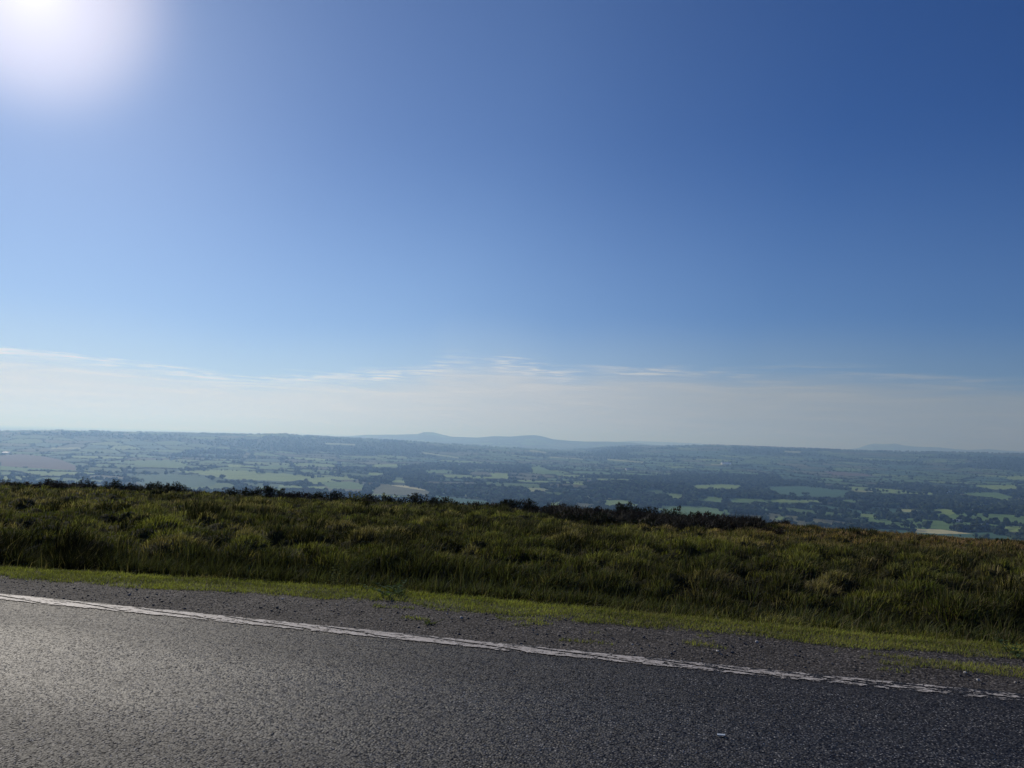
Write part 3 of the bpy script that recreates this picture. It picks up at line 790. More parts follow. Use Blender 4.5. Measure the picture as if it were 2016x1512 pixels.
# ------------------------------------------------------------------ gorse and heather on the brow
def tube_np(p0, p1, r0, r1, k=5):
    p0, p1 = np.array(p0, float), np.array(p1, float)
    d = p1 - p0; d /= np.linalg.norm(d) + 1e-9
    u = np.cross(d, [0.3, 0.9, 0.1]); u /= np.linalg.norm(u); q = np.cross(d, u)
    a = np.arange(k) * 2 * math.pi / k
    ring = np.cos(a)[:, None] * u + np.sin(a)[:, None] * q
    V = np.concatenate([p0 + ring * r0, p1 + ring * r1])
    i = np.arange(k); j = (i + 1) % k
    return V, np.stack([i, j, j + k, i + k], -1)
def join(parts):
    V, Fq, o = [], [], 0
    for v_, f_ in parts:
        V.append(v_); Fq.append(f_ + o); o += len(v_)
    return np.concatenate(V), np.concatenate(Fq)
def bush_mesh(g, wid, dep, hgt, lobe, col, flower=0):
    """knobbly spiny clumps on forking stems, built at real size"""
    tufts = max(3, int(wid / lobe * 2.6))
    stems, C0, RD = [], [], []
    for i in range(tufts):
        x = ((i + 0.5) / tufts - 0.5) * wid + g.normal(0, lobe * 0.2)
        rd = lobe * (0.35 + 0.35 * g.random())
        env = max(0.35, 1 - 1.1 * (x / wid * 1.25) ** 2)
        hh = max(rd * 0.4, (hgt * (0.72 + 0.28 * g.random())) * env - rd * 0.6)
        C0.append((x * 0.9, g.normal(0, dep * 0.2), hh)); RD.append(rd)
        stems.append(tube_np((x * 0.8, 0, -0.08), (x * 0.9, C0[-1][1], hh), 0.016, 0.006))
        if g.random() < 0.4:                     # an upright shoot
            C0.append((x * 0.9 + g.normal(0, rd), C0[-1][1], hh + rd * (0.5 + 0.7 * g.random()))); RD.append(rd * 0.35)
    stems.append(tube_np((-wid * 0.45, 0, -0.07), (wid * 0.45, 0, -0.07), 0.03, 0.03))   # the rootstock that joins them
    C0, RD = np.array(C0), np.array(RD)
    n = int(1500 * wid / 0.8 * (0.5 + hgt))
    p = RD ** 1.6; k = g.choice(len(C0), n, p=p / p.sum())
    dirv = g.normal(size=(n, 3)); dirv /= np.linalg.norm(dirv, axis=1)[:, None]
    P = C0[k] + dirv * (g.random(n) ** 0.45 * RD[k])[:, None]
    low = g.random(n) < 0.5
    P[low, 2] *= g.random(low.sum())
    P[:, 2] = np.maximum(P[:, 2], -0.06)
    ln = 0.035 + 0.05 * g.random(n)
    d2 = dirv * 0.8 + np.array([0, 0, 0.5]) + g.normal(0, 0.4, (n, 3)); d2 /= np.linalg.norm(d2, axis=1)[:, None]
    sd = np.cross(d2, g.normal(size=(n, 3))); sd /= np.linalg.norm(sd, axis=1)[:, None]
    V = np.stack([P - sd * ln[:, None] * 0.3, P + sd * ln[:, None] * 0.3, P + d2 * ln[:, None]], 1).reshape(-1, 3)
    C = np.array(col) * (0.5 + 1.0 * g.random((n, 1)))
    br = g.random(n) < 0.15
    C[br] = np.array([0.060, 0.040, 0.026]) * (0.5 + 0.8 * g.random((br.sum(), 1)))
    if flower:
        fl = g.random(n) < flower
        C[fl] = np.array([0.40, 0.34, 0.03]) * (0.5 + 0.5 * g.random((fl.sum(), 1)))
    return join(stems), (V, np.arange(n * 3).reshape(-1, 3), np.repeat(C, 3, 0))
GORSE, HEATH = (0.022, 0.026, 0.010), (0.026, 0.017, 0.013)
def bush_parts(seed, tufts, spray, col, flower=0):
    (sv, sf), (V, Fc, C) = bush_mesh(seed, tufts, spray, col, flower)
    st = mesh_np("stem", sv, [sf], M_bush, np.tile([[0.05, 0.035, 0.022]], (len(sv), 1)), link=False).data
    fo = mesh_np("foliage", V, [Fc], M_bush, C, link=False).data
    return st, fo
# (kind, left px, right px, top py, base py, metres from the edge line, label)
BUSHES = [
 ('tuft', -6, 8, 941, 953, 25.5, "dark ragged gorse tip on the brow, cut by the left picture edge"),
 ('mid', 4, 34, 947, 957, 25.5, "low rounded dark gorse on the brow, second from the left"),
 ('small', 46, 60, 950, 957, 25.5, "small flat gorse sprig between the leftmost gorse and the pair of knobbly ones"),
 ('small', 61, 70, 953, 958, 25.5, "tiniest gorse sprig on the brow, low beside the flat one"),
 ('mid2', 80, 122, 945, 957, 25.5, "knobbly two-headed dark gorse against the far left wood"),
 ('small', 126, 135, 949, 957, 25.5, "single small gorse knob just right of the two-headed gorse"),
 ('tuft', 152, 161, 944, 957, 25.5, "tall thin gorse finger standing up from the brow"),
 ('tuft', 161, 176, 948, 959, 25.5, "squat round gorse touching the tall thin gorse finger"),
 ('small', 176, 186, 953, 960, 25.5, "low gorse tip at the foot of the squat round one"),
 ('long', 200, 262, 948, 962, 25.3, "long dark gorse with one raised peak, left of the green field"),
 ('small', 262, 280, 955, 963, 25.3, "low flat gorse link between two long dark gorses"),
 ('long2', 280, 334, 949, 963, 25.3, "long even-topped gorse in front of the teal field"),
 ('mid', 332, 366, 949, 968, 25.0, "domed gorse sloping down to the right at the end of the left gorse line"),
 ('mid', 286, 316, 962, 976, 21.5, "isolated black round gorse standing below the brow in the grass"),
 ('heath', 236, 266, 962, 974, 21.5, "dim low heather patch left of the isolated round gorse"),
 ('heath', 66, 130, 962, 972, 21.0, "long flat dark heather streak in the grass on the far left"),
 ('long', 430, 500, 961, 977, 25.0, "low spreading gorse at the left foot of the large central-left gorse"),
 ('long2', 496, 566, 957, 979, 25.0, "largest domed dark gorse left of centre on the brow"),
 ('heath', 555, 625, 969, 983, 25.0, "brownish heather between the large domed gorse and the spiky one"),
 ('tuft', 618, 648, 968, 984, 25.0, "gorse with upright spiky top under the striped fields"),
 ('mid', 645, 678, 968, 985, 25.0, "rounded gorse just right of the upright spiky one"),
 ('flower', 686, 730, 972, 983, 25.0, "low gorse in yellow flower on the brow"),
 ('mid2', 718, 752, 973, 990, 24.8, "dark gorse right beside the yellow-flowered one"),
 ('tuft', 750, 778, 973, 990, 24.8, "gorse with two pointed heads below the olive field"),
 ('mid2', 788, 842, 972, 994, 24.6, "broad gorse with branching crown left of the single bright farm roof"),
 ('mid', 840, 898, 980, 997, 24.6, "low dome of gorse stretching right from the branching one"),
 ('heath2', 898, 985, 990, 1003, 24.8, "thin dark heather line linking two gorse domes near the middle"),
 ('tuft', 986, 1006, 982, 1003, 24.6, "gorse with a sharp left horn under the bright farm roof"),
 ('long', 1000, 1052, 981, 1004, 24.6, "big dark gorse dome at the middle of the brow"),
 ('heath2', 1048, 1150, 996, 1014, 24.4, "long heather bank right of the middle gorse dome"),
 ('heath', 1140, 1205, 998, 1022, 24.2, "heather with thin upright twigs before the tall gorse group"),
 ('mid2', 1204, 1236, 991, 1014, 24.4, "tall tufted gorse, first of the right-hand group"),
 ('tuft', 1234, 1262, 992, 1014, 24.4, "narrow-topped gorse, second of the right-hand group"),
 ('mid', 1258, 1298, 996, 1017, 24.4, "round-topped gorse, third of the right-hand group"),
 ('tuft', 1296, 1322, 1001, 1019, 24.4, "small gorse with a notch, fourth of the right-hand group"),
 ('tuft', 1318, 1342, 999, 1021, 24.4, "last gorse of the right-hand group, leaning over the green field"),
 ('heath2', 1150, 1310, 1008, 1036, 21.0, "widest black heather bank below the right-hand gorse group"),
 ('long', 1095, 1190, 1027, 1060, 17.5, "black gorse mound lying in the grass below the heather bank"),
 ('long2', 1178, 1255, 1032, 1058, 17.8, "wiry dark gorse mound right of the blackest mound"),
 ('tuft', 1268, 1290, 1034, 1052, 17.8, "small upright dark gorse beside pale tussock grass"),
 ('heath2', 1335, 1425, 1008, 1030, 24.2, "sparse twiggy heather right of the gorse group, below the green field"),
 ('heath', 1355, 1450, 1022, 1046, 21.0, "brown heather patch with darker clumps below the twiggy heather"),
 ('heath2', 1415, 1490, 1019, 1036, 24.2, "rightmost heather on the brow, flat topped, ending above the wood"),
 ('heath', 1500, 1545, 1036, 1058, 19.5, "dark hollow of heather among reddish grass on the right"),
]
for ib, (kind, x0, x1, ytop, ybase, wd0, label) in enumerate(BUSHES):
    pc = (x0 + x1) / 2
    d = ray(pc, ybase)
    k = (wd0 - 0.8 + OW) / (d[:2] @ NV)
    gx, gy = k * d[0], k * d[1]
    gz = float(ground_z(gx, gy)) - 0.03
    dist = k * (d @ fwd)
    zt = EYE + ray(pc, ytop)[2] / (ray(pc, ytop)[:2] @ NV) * (wd0 - 0.8 + OW)
    width = (x1 - x0) / F * dist
    hgt = max(zt - gz, 0.3) * 0.98
    root = bpy.data.objects.new("heather_bush" if kind.startswith('heath') else "gorse_bush", None)
    COL.objects.link(root)
    root.location = (gx, gy, gz)
    root.rotation_euler = (0, 0, -math.atan2(gx, gy) + rng.normal(0, 0.12))
    cat = "heather" if kind.startswith('heath') else "gorse"
    tag(root, label, cat, "heather along the brow of the moor" if cat == "heather" else "gorse along the brow of the moor")
    heath = kind.startswith('heath')
    (sv, sf), (fv, ff, fc) = bush_mesh(np.random.default_rng(900 + ib), width * 1.3, max(0.5, min(1.6, width * 0.5)), hgt, 0.30 if heath else 0.42,
                                       HEATH if heath else ((0.05, 0.07, 0.02) if kind == 'flower' else GORSE), 0.35 if kind == 'flower' else 0)
    mesh_np("stem", sv, [sf], M_bush, np.tile([[0.05, 0.035, 0.022]], (len(sv), 1)), parent=root)
    mesh_np("foliage", fv, [ff], M_bush, fc, parent=root)

# low heather filling the ground between and below the bushes
x = rng.uniform(-40, 26, 330000); v = rng.uniform(14, 27.5, len(x)); s = x; x, y = xy(s, v)
cpx = 1008 + F * np.tan(np.arctan2(x, np.maximum(y, 1)))
lim = np.interp(cpx, [-200, 400, 430, 900, 1000, 1090, 1100, 1300, 1490, 1520, 1600], [23.5, 23.5, 23.0, 23.0, 22.5, 21.5, 16.5, 17.5, 20.0, 24, 27])
ok = (v > lim + 2.2 * (fbm(s, v, 1.6, 3, 401) - 0.5)) & (cpx > -60) & (cpx < 1560) & (fbm(s * 0.6, v, 0.9, 3, 402) > np.interp(cpx, [0, 1090, 1130, 1480], [0.53, 0.53, 0.36, 0.46]))
x, y, s, v = x[ok], y[ok], s[ok], v[ok]; n = len(x)
C = np.array([0.016, 0.013, 0.009]) * (0.5 + 1.1 * rng.random((n, 1)))
gr = rng.random(n) < 0.07; C[gr] = np.array([0.07, 0.055, 0.035]) * (0.6 + 0.7 * rng.random((gr.sum(), 1)))
V_, Fs_, C_ = blades(np.stack([x, y, ground_z(x, y) - 0.02], -1), (0.12 + 0.20 * rng.random(n) * (0.5 + fbm(s, v, 0.8, 2, 403))) * (1 + 0.7 * ((cpx[ok] > 1080) & (cpx[ok] < 1500))), rng.normal(0.1, 0.5, n), rng.normal(0, 0.5, n), 0.022 + 0.02 * rng.random(n), C)
tag(mesh_np("heather_undergrowth", V_, Fs_, M_bush, C_), "low dark heather growing between the gorse on the brow", "undergrowth", kind="stuff")

# ------------------------------------------------------------------ weeds by the verge
def weed(name, px, py, wv, h, leaves, lw, col, label, cat="weed", spread=0.12, nst=5, droop=0.0, seed=0):
    g = np.random.default_rng(300 + seed)
    d = ray(px, py); k = (wv + OW) / (d[:2] @ NV)
    gx, gy = k * d[0], k * d[1]; gz = float(ground_z(gx, gy))
    root = bpy.data.objects.new(name, None); COL.objects.link(root); root.location = (gx, gy, gz)
    tag(root, label, cat)
    st, V, Fc, C = [], [], [], []
    for i in range(nst):
        b = np.array([g.normal(0, spread * 0.3), g.normal(0, spread * 0.3), 0]); t = b + np.array([g.normal(0.03, spread), g.normal(0, spread), h * (0.7 + 0.35 * g.random())])
        st.append(tube_np(b, t, 0.0035, 0.0015, 4))
        for j in range(leaves):
            f = 0.25 + 0.75 * j / leaves
            p = b + (t - b) * f; a = g.random() * 6.28
            L = lw * (1.15 - 0.5 * f) * (0.7 + 0.6 * g.random())
            dv = np.array([math.cos(a), math.sin(a), 0.35 - droop + g.normal(0, 0.2)]); dv /= np.linalg.norm(dv)
            sv = np.cross(dv, [0, 0, 1.0]); sv /= np.linalg.norm(sv)
            n0 = len(V) * 4
            V.append(np.array([p, p + dv * L * 0.45 + sv * L * 0.24, p + dv * L - np.array([0, 0, L * 0.15]), p + dv * L * 0.45 - sv * L * 0.24]))
            C.append(np.tile(np.array(col) * (0.7 + 0.6 * g.random()), (4, 1)))
    V = np.concatenate(V); n = len(V) // 4
    Fc = np.arange(n * 4).reshape(-1, 4)
    sv, sf = join(st)
    mesh_np("stem", sv, [sf], M_leaf, np.tile([[0.09, 0.10, 0.04]], (len(sv), 1)), parent=root)
    mesh_np("leaves", V, [Fc], M_leaf, np.concatenate(C), parent=root)
    return root
GRN = (0.075, 0.125, 0.06); YG = (0.17, 0.19, 0.055)
weed("leafy_weed", 783, 1163, 1.50, 0.13, 14, 0.075, GRN, "low bushy green weed at the edge of the grass strip, below the tall grass", spread=0.16, nst=9, seed=1)
weed("leafy_weed", 655, 1150, 1.75, 0.36, 9, 0.040, YG, "tall pale yellow-green weed among dark grass left of the low bushy weed", spread=0.13, nst=9, seed=2)
weed("leafy_weed", 62, 1090, 2.3, 0.40, 7, 0.045, (0.15, 0.15, 0.07), "pale drooping weed beside the black rushes on the far left", spread=0.05, nst=3, droop=0.5, seed=3)
weed("leafy_weed", 120, 1128, 1.75, 0.30, 8, 0.035, YG, "thin pale weed between the two black rush clumps", spread=0.06, nst=4, seed=4)
weed("leafy_weed", 240, 1140, 1.7, 0.26, 8, 0.035, (0.15, 0.17, 0.06), "small-leaved weed right of the second black rush clump", spread=0.10, nst=6, seed=5)
weed("leafy_weed", 842, 1232, 0.52, 0.045, 10, 0.03, (0.17, 0.21, 0.05), "tiny green weed growing alone in the gravel below the grass strip", spread=0.05, nst=6, seed=6)
weed("leafy_weed", 2000, 1290, 1.15, 0.13, 9, 0.05, GRN, "green weed in the grass strip at the right picture edge", spread=0.10, nst=6, seed=7)
weed("thistle", 1411, 1228, 1.48, 0.10, 6, 0.03, (0.20, 0.17, 0.16), "small greyish purple thistle head at the top of the grass strip", "thistle", 0.02, 3, seed=8)

# a pale flattened scrap and some larger light stones
def at_road(px, py, z=0.0):
    d = ray(px, py); k = (z - EYE) / d[2]; return np.array([d[0] * k, d[1] * k, z])
M_pale = plain("pale_stone", (0.42, 0.40, 0.37), 0.7, 0.3)
def one_stone(name, px, py, r, h, label, cat, mat=M_pale, z=0.0, jit=0.25, seed=0):
    g = np.random.default_rng(500 + seed)
    V, Fc, _ = blobs(np.zeros((1, 3)), np.array([r]), np.array([h]), np.zeros((1, 3)), jit, g)
    o = mesh_np(name, V, [Fc], mat); p = at_road(px, py, z)
    o.location = (p[0], p[1], z + h * 0.5)
    tag(o, label, cat)
    return o
pt = at_road(1420, 1450)
V = np.array([(-.022, -.009, 0), (.017, -.011, 0), (.022, .007, 0), (-.019, .010, 0)]); V = np.concatenate([V, V + [0, 0, .003]])
o = mesh_np("plastic_scrap", V, [np.array([(3, 2, 1, 0), (4, 5, 6, 7), (0, 1, 5, 4), (1, 2, 6, 5), (2, 3, 7, 6), (3, 0, 4, 7)])], plain("pale_plastic", (0.5, 0.55, 0.58), 0.35, 0.5))
o.location = (pt[0], pt[1], 0.008); o.rotation_euler = (0, 0, -0.05)
tag(o, "small pale oblong scrap lying flat on the asphalt towards the right", "litter")
for i, (px_, py_, r_, lab) in enumerate([
   (1900, 1325, .012, "pale pebble on the gravel in front of the right grass island"),
   (1926, 1340, .013, "grey-white stone on the gravel nearest the right picture edge"),
   (1490, 1265, .016, "whitish flat stone near the grass edge right of the middle"),
   (880, 1209, .010, "pale pebble at the grass edge above the gravel, centre left"),
   (236, 1138, .012, "white pebble lying on the bright grass strip on the left"),
   (556, 1180, .012, "pale pebble at the lower edge of the grass strip, left of centre"),
   (908, 1217, .015, "rounded light stone on the gravel above the line, near the centre"),
   (750, 1219, .011, "light pebble on the gravel above the worn line"),
   (52, 1145, .010, "white pebble on the gravel near the left picture edge"),
   (1245, 1270, .010, "tiny white pebble alone on the gravel right of centre"),
   (1413, 1283, .014, "light stone half sunk in the gravel above the broken part of the line")]):
    one_stone("pebble", px_, py_, r_, r_ * 0.7, lab, "pebble", seed=i)

# ------------------------------------------------------------------ trees of the valley
def crown_points(g, n, lobes):
    L = g.normal(0, 0.30, (lobes, 3)) * np.array([1, 1, 0.55]); L[:, 2] += 0.58
    lr = 0.24 + 0.16 * g.random(lobes)
    k = g.integers(0, lobes, n)
    d = g.normal(size=(n, 3)); d /= np.linalg.norm(d, axis=1)[:, None]
    return L[k] + d * (lr[k] * g.random(n) ** 0.35)[:, None], d
def tree_mesh(name, seed, n=260, lobes=7, tall=1.0, col=(0.034, 0.052, 0.020)):
    g = np.random.default_rng(seed)
    P, d = crown_points(g, n, lobes)
    P[:, 2] = 0.15 + P[:, 2] * 0.85 * tall
    s_ = 0.05 + 0.05 * g.random(n)
    a = np.cross(d, g.normal(size=(n, 3))); a /= np.linalg.norm(a, axis=1)[:, None]; b = np.cross(d, a)
    V = np.stack([P + a * s_[:, None], P + b * s_[:, None], P - a * s_[:, None], P - b * s_[:, None]], 1).reshape(-1, 3)
    Fq = np.arange(4 * n).reshape(-1, 4)
    C = np.repeat(np.array(col) * (0.6 + 0.8 * g.random((n, 1))), 4, 0)
    trunk = [tube_np((0, 0, -0.05), (0.01, 0, 0.42), 0.035, 0.02)]
    for i in range(4):
        aa = g.random() * 6.28; trunk.append(tube_np((0.01, 0, 0.30), (0.25 * math.cos(aa), 0.25 * math.sin(aa), 0.55 + 0.15 * g.random()), 0.015, 0.005, 4))
    tv, tf = join(trunk)
    V = np.concatenate([V, tv]); F2 = np.concatenate([Fq, tf + 4 * n]); C = np.concatenate([C, np.tile([[0.05, 0.04, 0.03]], (len(tv), 1))])
    return mesh_np(name, V, [F2], M_tree, C, link=False).data
TREES = [tree_mesh("broadleaf_tree", 40 + i, 300, 6 + i % 4, 0.85 + 0.1 * (i % 4), ((0.034, 0.052, 0.020), (0.042, 0.060, 0.022), (0.026, 0.042, 0.018))[i % 3]) for i in range(8)]
POP = tree_mesh("narrow_tree", 60, 260, 6, 1.0, (0.026, 0.040, 0.018))
# candidates: hedge lines, woods, and single trees in fields
nc = 260000
rc = 1 / rng.uniform(1 / 9000.0, 1 / 1180.0, nc)
ac = rng.uniform(-0.66, 0.66, nc)
x, y = rc * np.sin(ac), rc * np.cos(ac)
z = ground_z(x, y)
pxc, pyc = project(np.stack([x, y, z], -1))
cl, hgc, wdc, polc = land(x, y, pxc, pyc)
# a soft test for hedges: widen them so single trees can stand along them
i1, e1 = cells(x, y, 180.0, 100)
hedge2 = (e1 < 9) & ~polc
u = rng.random(nc)
kp = (wdc & (u < 0.62)) | (hedge2 & ~wdc & (u < 0.5)) | (~wdc & ~hedge2 & ~polc & (u < 0.006)) | (polc & (u < 0.003))
# thin out with nearness so that close ones do not crowd in world space
kp &= rng.random(nc) < np.clip(rc / 2300.0, 0.35, 1)
x, y, z, rc_, pxc, pyc, ihedge = x[kp], y[kp], z[kp], rc[kp], pxc[kp], pyc[kp], (hedge2 & ~wdc)[kp]
n2_ = 1000000                      # low continuous hedges between the fields
r2_ = 1 / rng.uniform(1 / 6500.0, 1 / 1180.0, n2_); a2_ = rng.uniform(-0.66, 0.66, n2_)
x2, y2 = r2_ * np.sin(a2_), r2_ * np.cos(a2_)
_, e2_ = cells(x2, y2, 180.0, 100)
k2 = e2_ < 3.5
x2, y2, r2_ = x2[k2], y2[k2], r2_[k2]
z2 = ground_z(x2, y2); px2, py2 = project(np.stack([x2, y2, z2], -1))
_, _, w2, p2 = land(x2, y2, px2, py2)
k2 = ~w2 & ~p2
x2, y2, z2 = x2[k2], y2[k2], z2[k2]
# field borders drawn above get their own hedges
hx, hy = [], []
for kname, Pg in POLY:
    n_ = len(Pg)
    for i in range(n_):
        (xa, ya), (xb, yb) = Pg[i], Pg[(i + 1) % n_]
        if kname == 'straw': continue
        st = max(2, int(math.hypot(xb - xa, (yb - ya) * 2) / 5))
        for t in np.linspace(0, 1, st, endpoint=False):
            if rng.random() < 0.62:
                hx.append(xa + (xb - xa) * t); hy.append(ya + (yb - ya) * t + rng.normal(0, 0.5))
# photo columns to ground, looked up in the terrain grid already built
GX, GY, GZ = X, Y, Z
gpx, gpy = px, py
def lookup(qx, qy):
    out = []
    i0 = 50
    cols = np.argsort(gpx[300, i0:i0 + 1150])
    cx = gpx[300, i0:i0 + 1150]
    for a, b in zip(qx, qy):
        j = i0 + int(np.argmin(np.abs(cx - a)))
        colpy = gpy[30:, j]
        vis = np.minimum.accumulate(colpy)          # only what is not hidden behind nearer ground
        cand = np.nonzero((np.abs(colpy - b) < 1.2) & (colpy <= vis + 1e-6))[0]
        if len(cand):
            i = 30 + cand[0]
            out.append((GX[i, j], GY[i, j], GZ[i, j]))
        else: out.append(None)
    return out
hp = [q for q in lookup(hx, hy) if q is not None and math.hypot(q[0], q[1]) < 9000]
hp = np.array(hp)
x = np.concatenate([x, hp[:, 0]]); y = np.concatenate([y, hp[:, 1]]); z = np.concatenate([z, hp[:, 2]])
ihedge = np.concatenate([ihedge, np.ones(len(hp), bool)])
rc_ = np.hypot(x, y)
sizes = np.where(ihedge, 2.5 + 8.5 * rng.random(len(x)) ** 2.4, 6.5 + 6 * rng.random(len(x)))
pxc, pyc = project(np.stack([x, y, z], -1)); _, ptc = project(np.stack([x, y, z + sizes], -1))
sizes *= 1 + 0.25 * (1 - sst(rc_, 2000, 3200)); _, ptc = project(np.stack([x, y, z + sizes], -1))
keep_ = np.ones(len(x), bool)           # fields the photo shows open are not masked by the wood in front of them
for kname, Pg in POLY:
    if kname == 'wood': continue
    for f_, pr in ((0.95, 0.93), (0.55, 0.97)):
        yq = pyc + (ptc - pyc) * f_
        keep_ &= ~(inpoly(pxc, yq, Pg) & (rng.random(len(x)) < pr))
x, y, z, ihedge, rc_, sizes, pxc, pyc, ptc = [q[keep_] for q in (x, y, z, ihedge, rc_, sizes, pxc, pyc, ptc)]
# which show above the brow
bx_ = np.array([p[0] for p in BROW]); by_ = np.array([p[1] for p in BROW]) - 12
vis = (pxc > -5) & (pxc < 2021) & (ptc < np.interp(pxc, bx_, by_) - 5)
order = np.argsort(-(sizes / rc_) * vis)
pick = order[:260]
mask = np.ones(len(x), bool); mask[pick] = False
LBL = ["large dark rounded tree in the valley woods beyond the moor", "mid-sized tree in the hedges below the moor", "small hedgerow tree in the valley fields beyond the moor"]
for i in pick:
    me = TREES[int(rng.integers(0, 8))]
    o = bpy.data.objects.new("valley_tree", me); COL.objects.link(o)
    h = float(sizes[i])
    o.location = (x[i], y[i], z[i] - 0.3); wdt = h * (0.95 + 0.35 * rng.random())
    o.scale = (wdt, wdt, h); o.rotation_euler = (0, 0, rng.random() * 6.28)
    cl_ = 0 if h > 13.5 else (1 if h > 10 else 2)
    tag(o, LBL[cl_], "tree", ["large trees in the near valley woods", "mid-sized trees in the near valley", "small trees in the near valley hedges"][cl_])
# trees one can single out
SOLO = [(418, 946, 15, TREES[0], "round lone tree at the right foot of the bright left field"), (267, 953, 15, TREES[1], "dark round tree at the left corner of the teal field"),
        (437, 945, 12, TREES[2], "smaller tree right of the round lone tree by the bright field"), (1425, 1020, 12, POP, "narrow upright dark tree at the end of the green field"),
        (1368, 997, 10, TREES[3], "small round tree on the upper edge of the large green field"), (1385, 985, 11, TREES[4], "single round tree in the small light field right of the wood"),
        (1888, 1018, 16, TREES[5], "dark domed tree at the right end of the bright field on the right"), (1578, 1000, 12, TREES[6], "round tree by the hedge below the light strip field on the right"),
        (600, 957, 13, TREES[7], "lone tree between striped fields left of centre"), (1875, 1008, 15, TREES[0], "large tree rising above the lime field at right"),
        (1560, 978, 10, TREES[2], "single tree on the lower hedge of the wide teal field"), (1585, 978, 12, TREES[4], "taller tree on the lower hedge of the wide teal field")]
for (pt_, h, me, lab) in [((a, b), h_, m_, l_) for a, b, h_, m_, l_ in SOLO]:
    q = ground_at(*pt_)
    if q is None: continue
    k = math.hypot(q[0], q[1]) / 1700.0
    o = bpy.data.objects.new("valley_tree", me); COL.objects.link(o)
    o.location = (q[0], q[1], q[2] - 0.3); h = h * max(0.8, min(k, 1.5))
    wdt = h * (0.45 if me is POP else 1.15); o.scale = (wdt, wdt, h)
    tag(o, lab, "tree")
# the rest: one mass of small crowns
xs, ys, zs, hs = x[mask], y[mask], z[mask], sizes[mask]
nT = len(xs)
cols = np.array([[0.036, 0.054, 0.021]]) * (0.4 + 1.5 * rng.random((nT, 1)) ** 1.5) * (1 + 0.25 * (fbm(xs, ys, 90, 2, 8) - 0.5))[:, None]
rw = hs * (0.42 + 0.22 * rng.random(nT))
V1, F1, C1 = blobs(np.stack([xs, ys, zs + hs * 0.52], -1), rw, hs * 0.50, cols, 0.28)
nn = np.nonzero(np.hypot(xs, ys) < 5000)[0]
nn = np.repeat(nn, 3)
ofs = rng.normal(0, 0.33, (len(nn), 3)) * hs[nn][:, None] * np.array([1, 1, 0.5])
C2 = np.stack([xs[nn], ys[nn], zs[nn] + hs[nn] * 0.58], -1) + ofs
h2 = 2.0 + 2.2 * rng.random(len(x2))
V3, F3, K3 = blobs(np.stack([x2, y2, z2 + h2 * 0.4], -1), h2 * 1.3, h2 * 0.6, np.array([[0.032, 0.048, 0.020]]) * (0.7 + 0.6 * rng.random((len(x2), 1))), 0.3)
V2, F2, K2 = blobs(C2, hs[nn] * 0.24, hs[nn] * 0.24, cols[nn] * (0.6 + 1.0 * rng.random((len(nn), 1))), 0.35)
tag(mesh_np("distant_woodland", np.concatenate([V1, V2, V3]), [np.concatenate([F1, F2 + len(V1), F3 + len(V1) + len(V2)])], M_tree, np.concatenate([C1, K2, K3])),
    "woods and hedgerow trees spread across the hazy valley floor", "woodland", kind="stuff")
print("stuff trees", nT, "hedge pts", len(hp), "visible", int(vis.sum()))

# ------------------------------------------------------------------ farm buildings
M_white = plain("white_render", (0.78, 0.77, 0.74), 0.8)
M_tin = plain("bright_tin_roof", (0.75, 0.75, 0.74), 0.30, 0.6, 0.4)
M_slate = plain("slate_roof", (0.16, 0.16, 0.17), 0.6)
M_brick = plain("brick_wall", (0.30, 0.17, 0.12), 0.85)
M_dark = plain("window_glass", (0.03, 0.03, 0.035), 0.2, 0.5)
def barn(name, px_, py_, L, Wd, H, roof_h, mw, mr, label, yaw, cat="barn", windows=0):
    q = ground_at(px_, py_)
    if q is None: print("no ground for", label); return
    root = bpy.data.objects.new(name, None); COL.objects.link(root)
    root.location = (q[0], q[1], q[2] - 0.5); root.rotation_euler = (0, 0, yaw)
    tag(root, label, cat)
    a, b = L / 2, Wd / 2
    V = np.array([(-a,-b,0),(a,-b,0),(a,b,0),(-a,b,0),(-a,-b,H),(a,-b,H),(a,b,H),(-a,b,H),(-a,0,H+roof_h),(a,0,H+roof_h)], float)
    mesh_np("wall", V, [np.array([(0,1,5,4),(2,3,7,6)]), np.array([(1,2,6),(3,0,4)]), np.array([(1,6,5),(5,6,9),(3,4,7),(7,4,8)])], mw, parent=root)
    e, t = 0.5, 0.25
    hy_ = roof_h / b * e
    R0 = np.array([(-a-e,-b-e,H-hy_),(a+e,-b-e,H-hy_),(a+e,0,H+roof_h),(-a-e,0,H+roof_h),(a+e,b+e,H-hy_),(-a-e,b+e,H-hy_)], float)
    Vr = np.concatenate([R0 + [0,0,.05], R0 + [0,0,t+.05]])
    mesh_np("roof", Vr, [np.array([(0,1,2,3)[::-1],(3,2,4,5)[::-1],(6,7,8,9),(9,8,10,11),(0,1,7,6),(4,5,11,10),(1,2,8,7),(2,4,10,8),(3,0,6,9),(5,3,9,11)])], mr, parent=root)
    for i in range(windows):
        xw_ = -a + L * (i + 0.5) / windows
        Vw = np.array([(xw_-.6,-b-.05,1.3),(xw_+.6,-b-.05,1.3),(xw_+.6,-b-.05,2.6),(xw_-.6,-b-.05,2.6),(xw_-.6,-b+.05,1.3),(xw_+.6,-b+.05,1.3),(xw_+.6,-b+.05,2.6),(xw_-.6,-b+.05,2.6)])
        mesh_np("window", Vw, [np.array([(0,1,2,3),(7,6,5,4),(0,4,5,1),(1,5,6,2),(2,6,7,3),(3,7,4,0)])], M_dark, parent=root)
barn("farm_barn", 970, 969.5, 14, 11, 4, 3, M_white, M_tin, "brightest white farm roof shining among trees at the middle", 0.2)
barn("farm_barn", 13, 893, 34, 20, 5, 4, M_white, M_tin, "glinting roof above the brown field at the far left", -0.2)
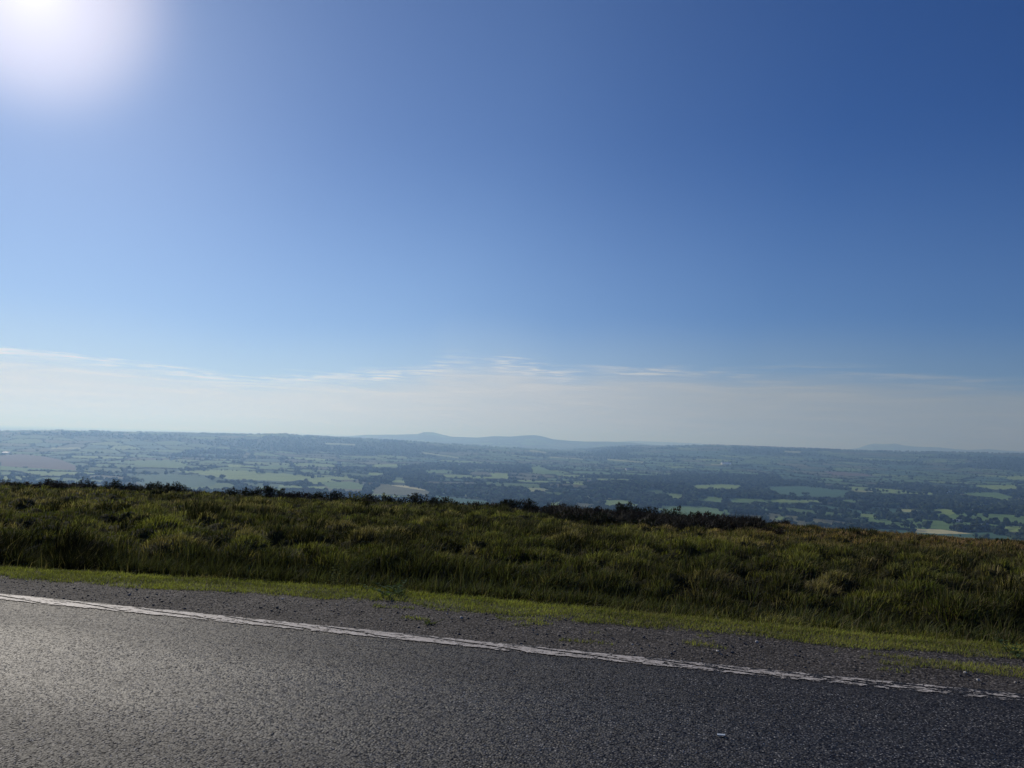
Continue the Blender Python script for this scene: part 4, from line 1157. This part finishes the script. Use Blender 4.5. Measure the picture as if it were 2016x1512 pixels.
barn("farm_barn", 1174, 978, 12, 8, 3, 2.5, M_white, M_tin, "small white shed on the pale field strip, left one of two", 0.1)
barn("farm_barn", 1193, 979, 22, 9, 3, 2.5, M_white, M_tin, "longer white shed on the pale field strip, right one of two", -0.1)
barn("farm_shed", 1888, 1027.5, 36, 10, 3, 2, M_white, M_tin, "long low white shed in the wood above the brightest field at right", -0.05, "shed")
barn("farmhouse", 1939, 1038, 13, 8, 5, 3, M_white, M_slate, "cream farmhouse beside the green field at the right edge", 0.3, "farmhouse", 3)
barn("farmhouse", 1905, 1003.5, 12, 8, 5, 3, M_white, M_slate, "pale farmhouse right of the lime field", -0.4, "farmhouse", 3)
barn("farmhouse", 1921, 1008, 13, 8, 5, 3, M_white, M_slate, "lower pale farmhouse among trees next to the other one", 0.2, "farmhouse", 3)
barn("farm_barn", 1873, 971, 20, 12, 5, 4, M_white, M_tin, "white farm roof with trees behind it, high on the right", 0.15)
barn("farm_barn", 1881, 970.5, 14, 9, 4, 3, M_white, M_tin, "smaller white roof touching the farm high on the right", -0.5)
barn("farm_barn", 1862, 973, 12, 9, 4, 3, M_white, M_tin, "low white outbuilding left of the farm high on the right", 0.3)
barn("farmhouse", 1238, 926, 30, 16, 8, 5, M_white, M_slate, "tiny white house far off in the blue haze, right of centre", 0.1, "farmhouse", 4)
barn("farmhouse", 906, 917, 24, 14, 7, 5, M_white, M_slate, "tiny white house far off in the haze, left of the bright farm roof", -0.1, "farmhouse", 4)
barn("farm_barn", 1430, 914.5, 60, 26, 7, 5, M_white, M_tin, "long pale roofs on the distant field right of centre", 0.05)
barn("farmhouse", 1160, 949, 12, 8, 5, 3, M_brick, M_slate, "dull brick farmhouse between hedges right of the middle", 0.2, "farmhouse", 3)
barn("farmhouse", 668, 913, 20, 12, 6, 4, M_white, M_slate, "small whitish house in the haze above the striped fields", 0.1, "farmhouse", 3)

# ------------------------------------------------------------------ haze
hb = 46000.0
ztop = 260.0; zbot = float(min(Z.min(), -200)) - 1.0
V = np.array([(x_, y_, z_) for z_ in (zbot, ztop) for y_ in (-hb, 49000.0) for x_ in (-49000.0, 49000.0)], float)
def b_haze(n, out):
    p = n.node('ShaderNodeVolumePrincipled')
    p.inputs['Color'].default_value = (0.33, 0.58, 1.0, 1)
    p.inputs['Absorption Color'].default_value = (0.68, 0.74, 1.0, 1)
    p.inputs['Density Attribute'].default_value = ""
    p.inputs['Density'].default_value = 0.000155
    p.inputs['Anisotropy'].default_value = 0.42
    n.l.new(p.outputs[0], out.inputs['Volume'])
    return None
hz = mesh_np("haze", V, [np.array([(0,2,3,1),(4,5,7,6),(0,1,5,4),(2,6,7,3),(0,4,6,2),(1,3,7,5)])], material("haze_air", b_haze))
tag(hz, "blue summer haze over the whole valley and far hills", "haze", kind="stuff")
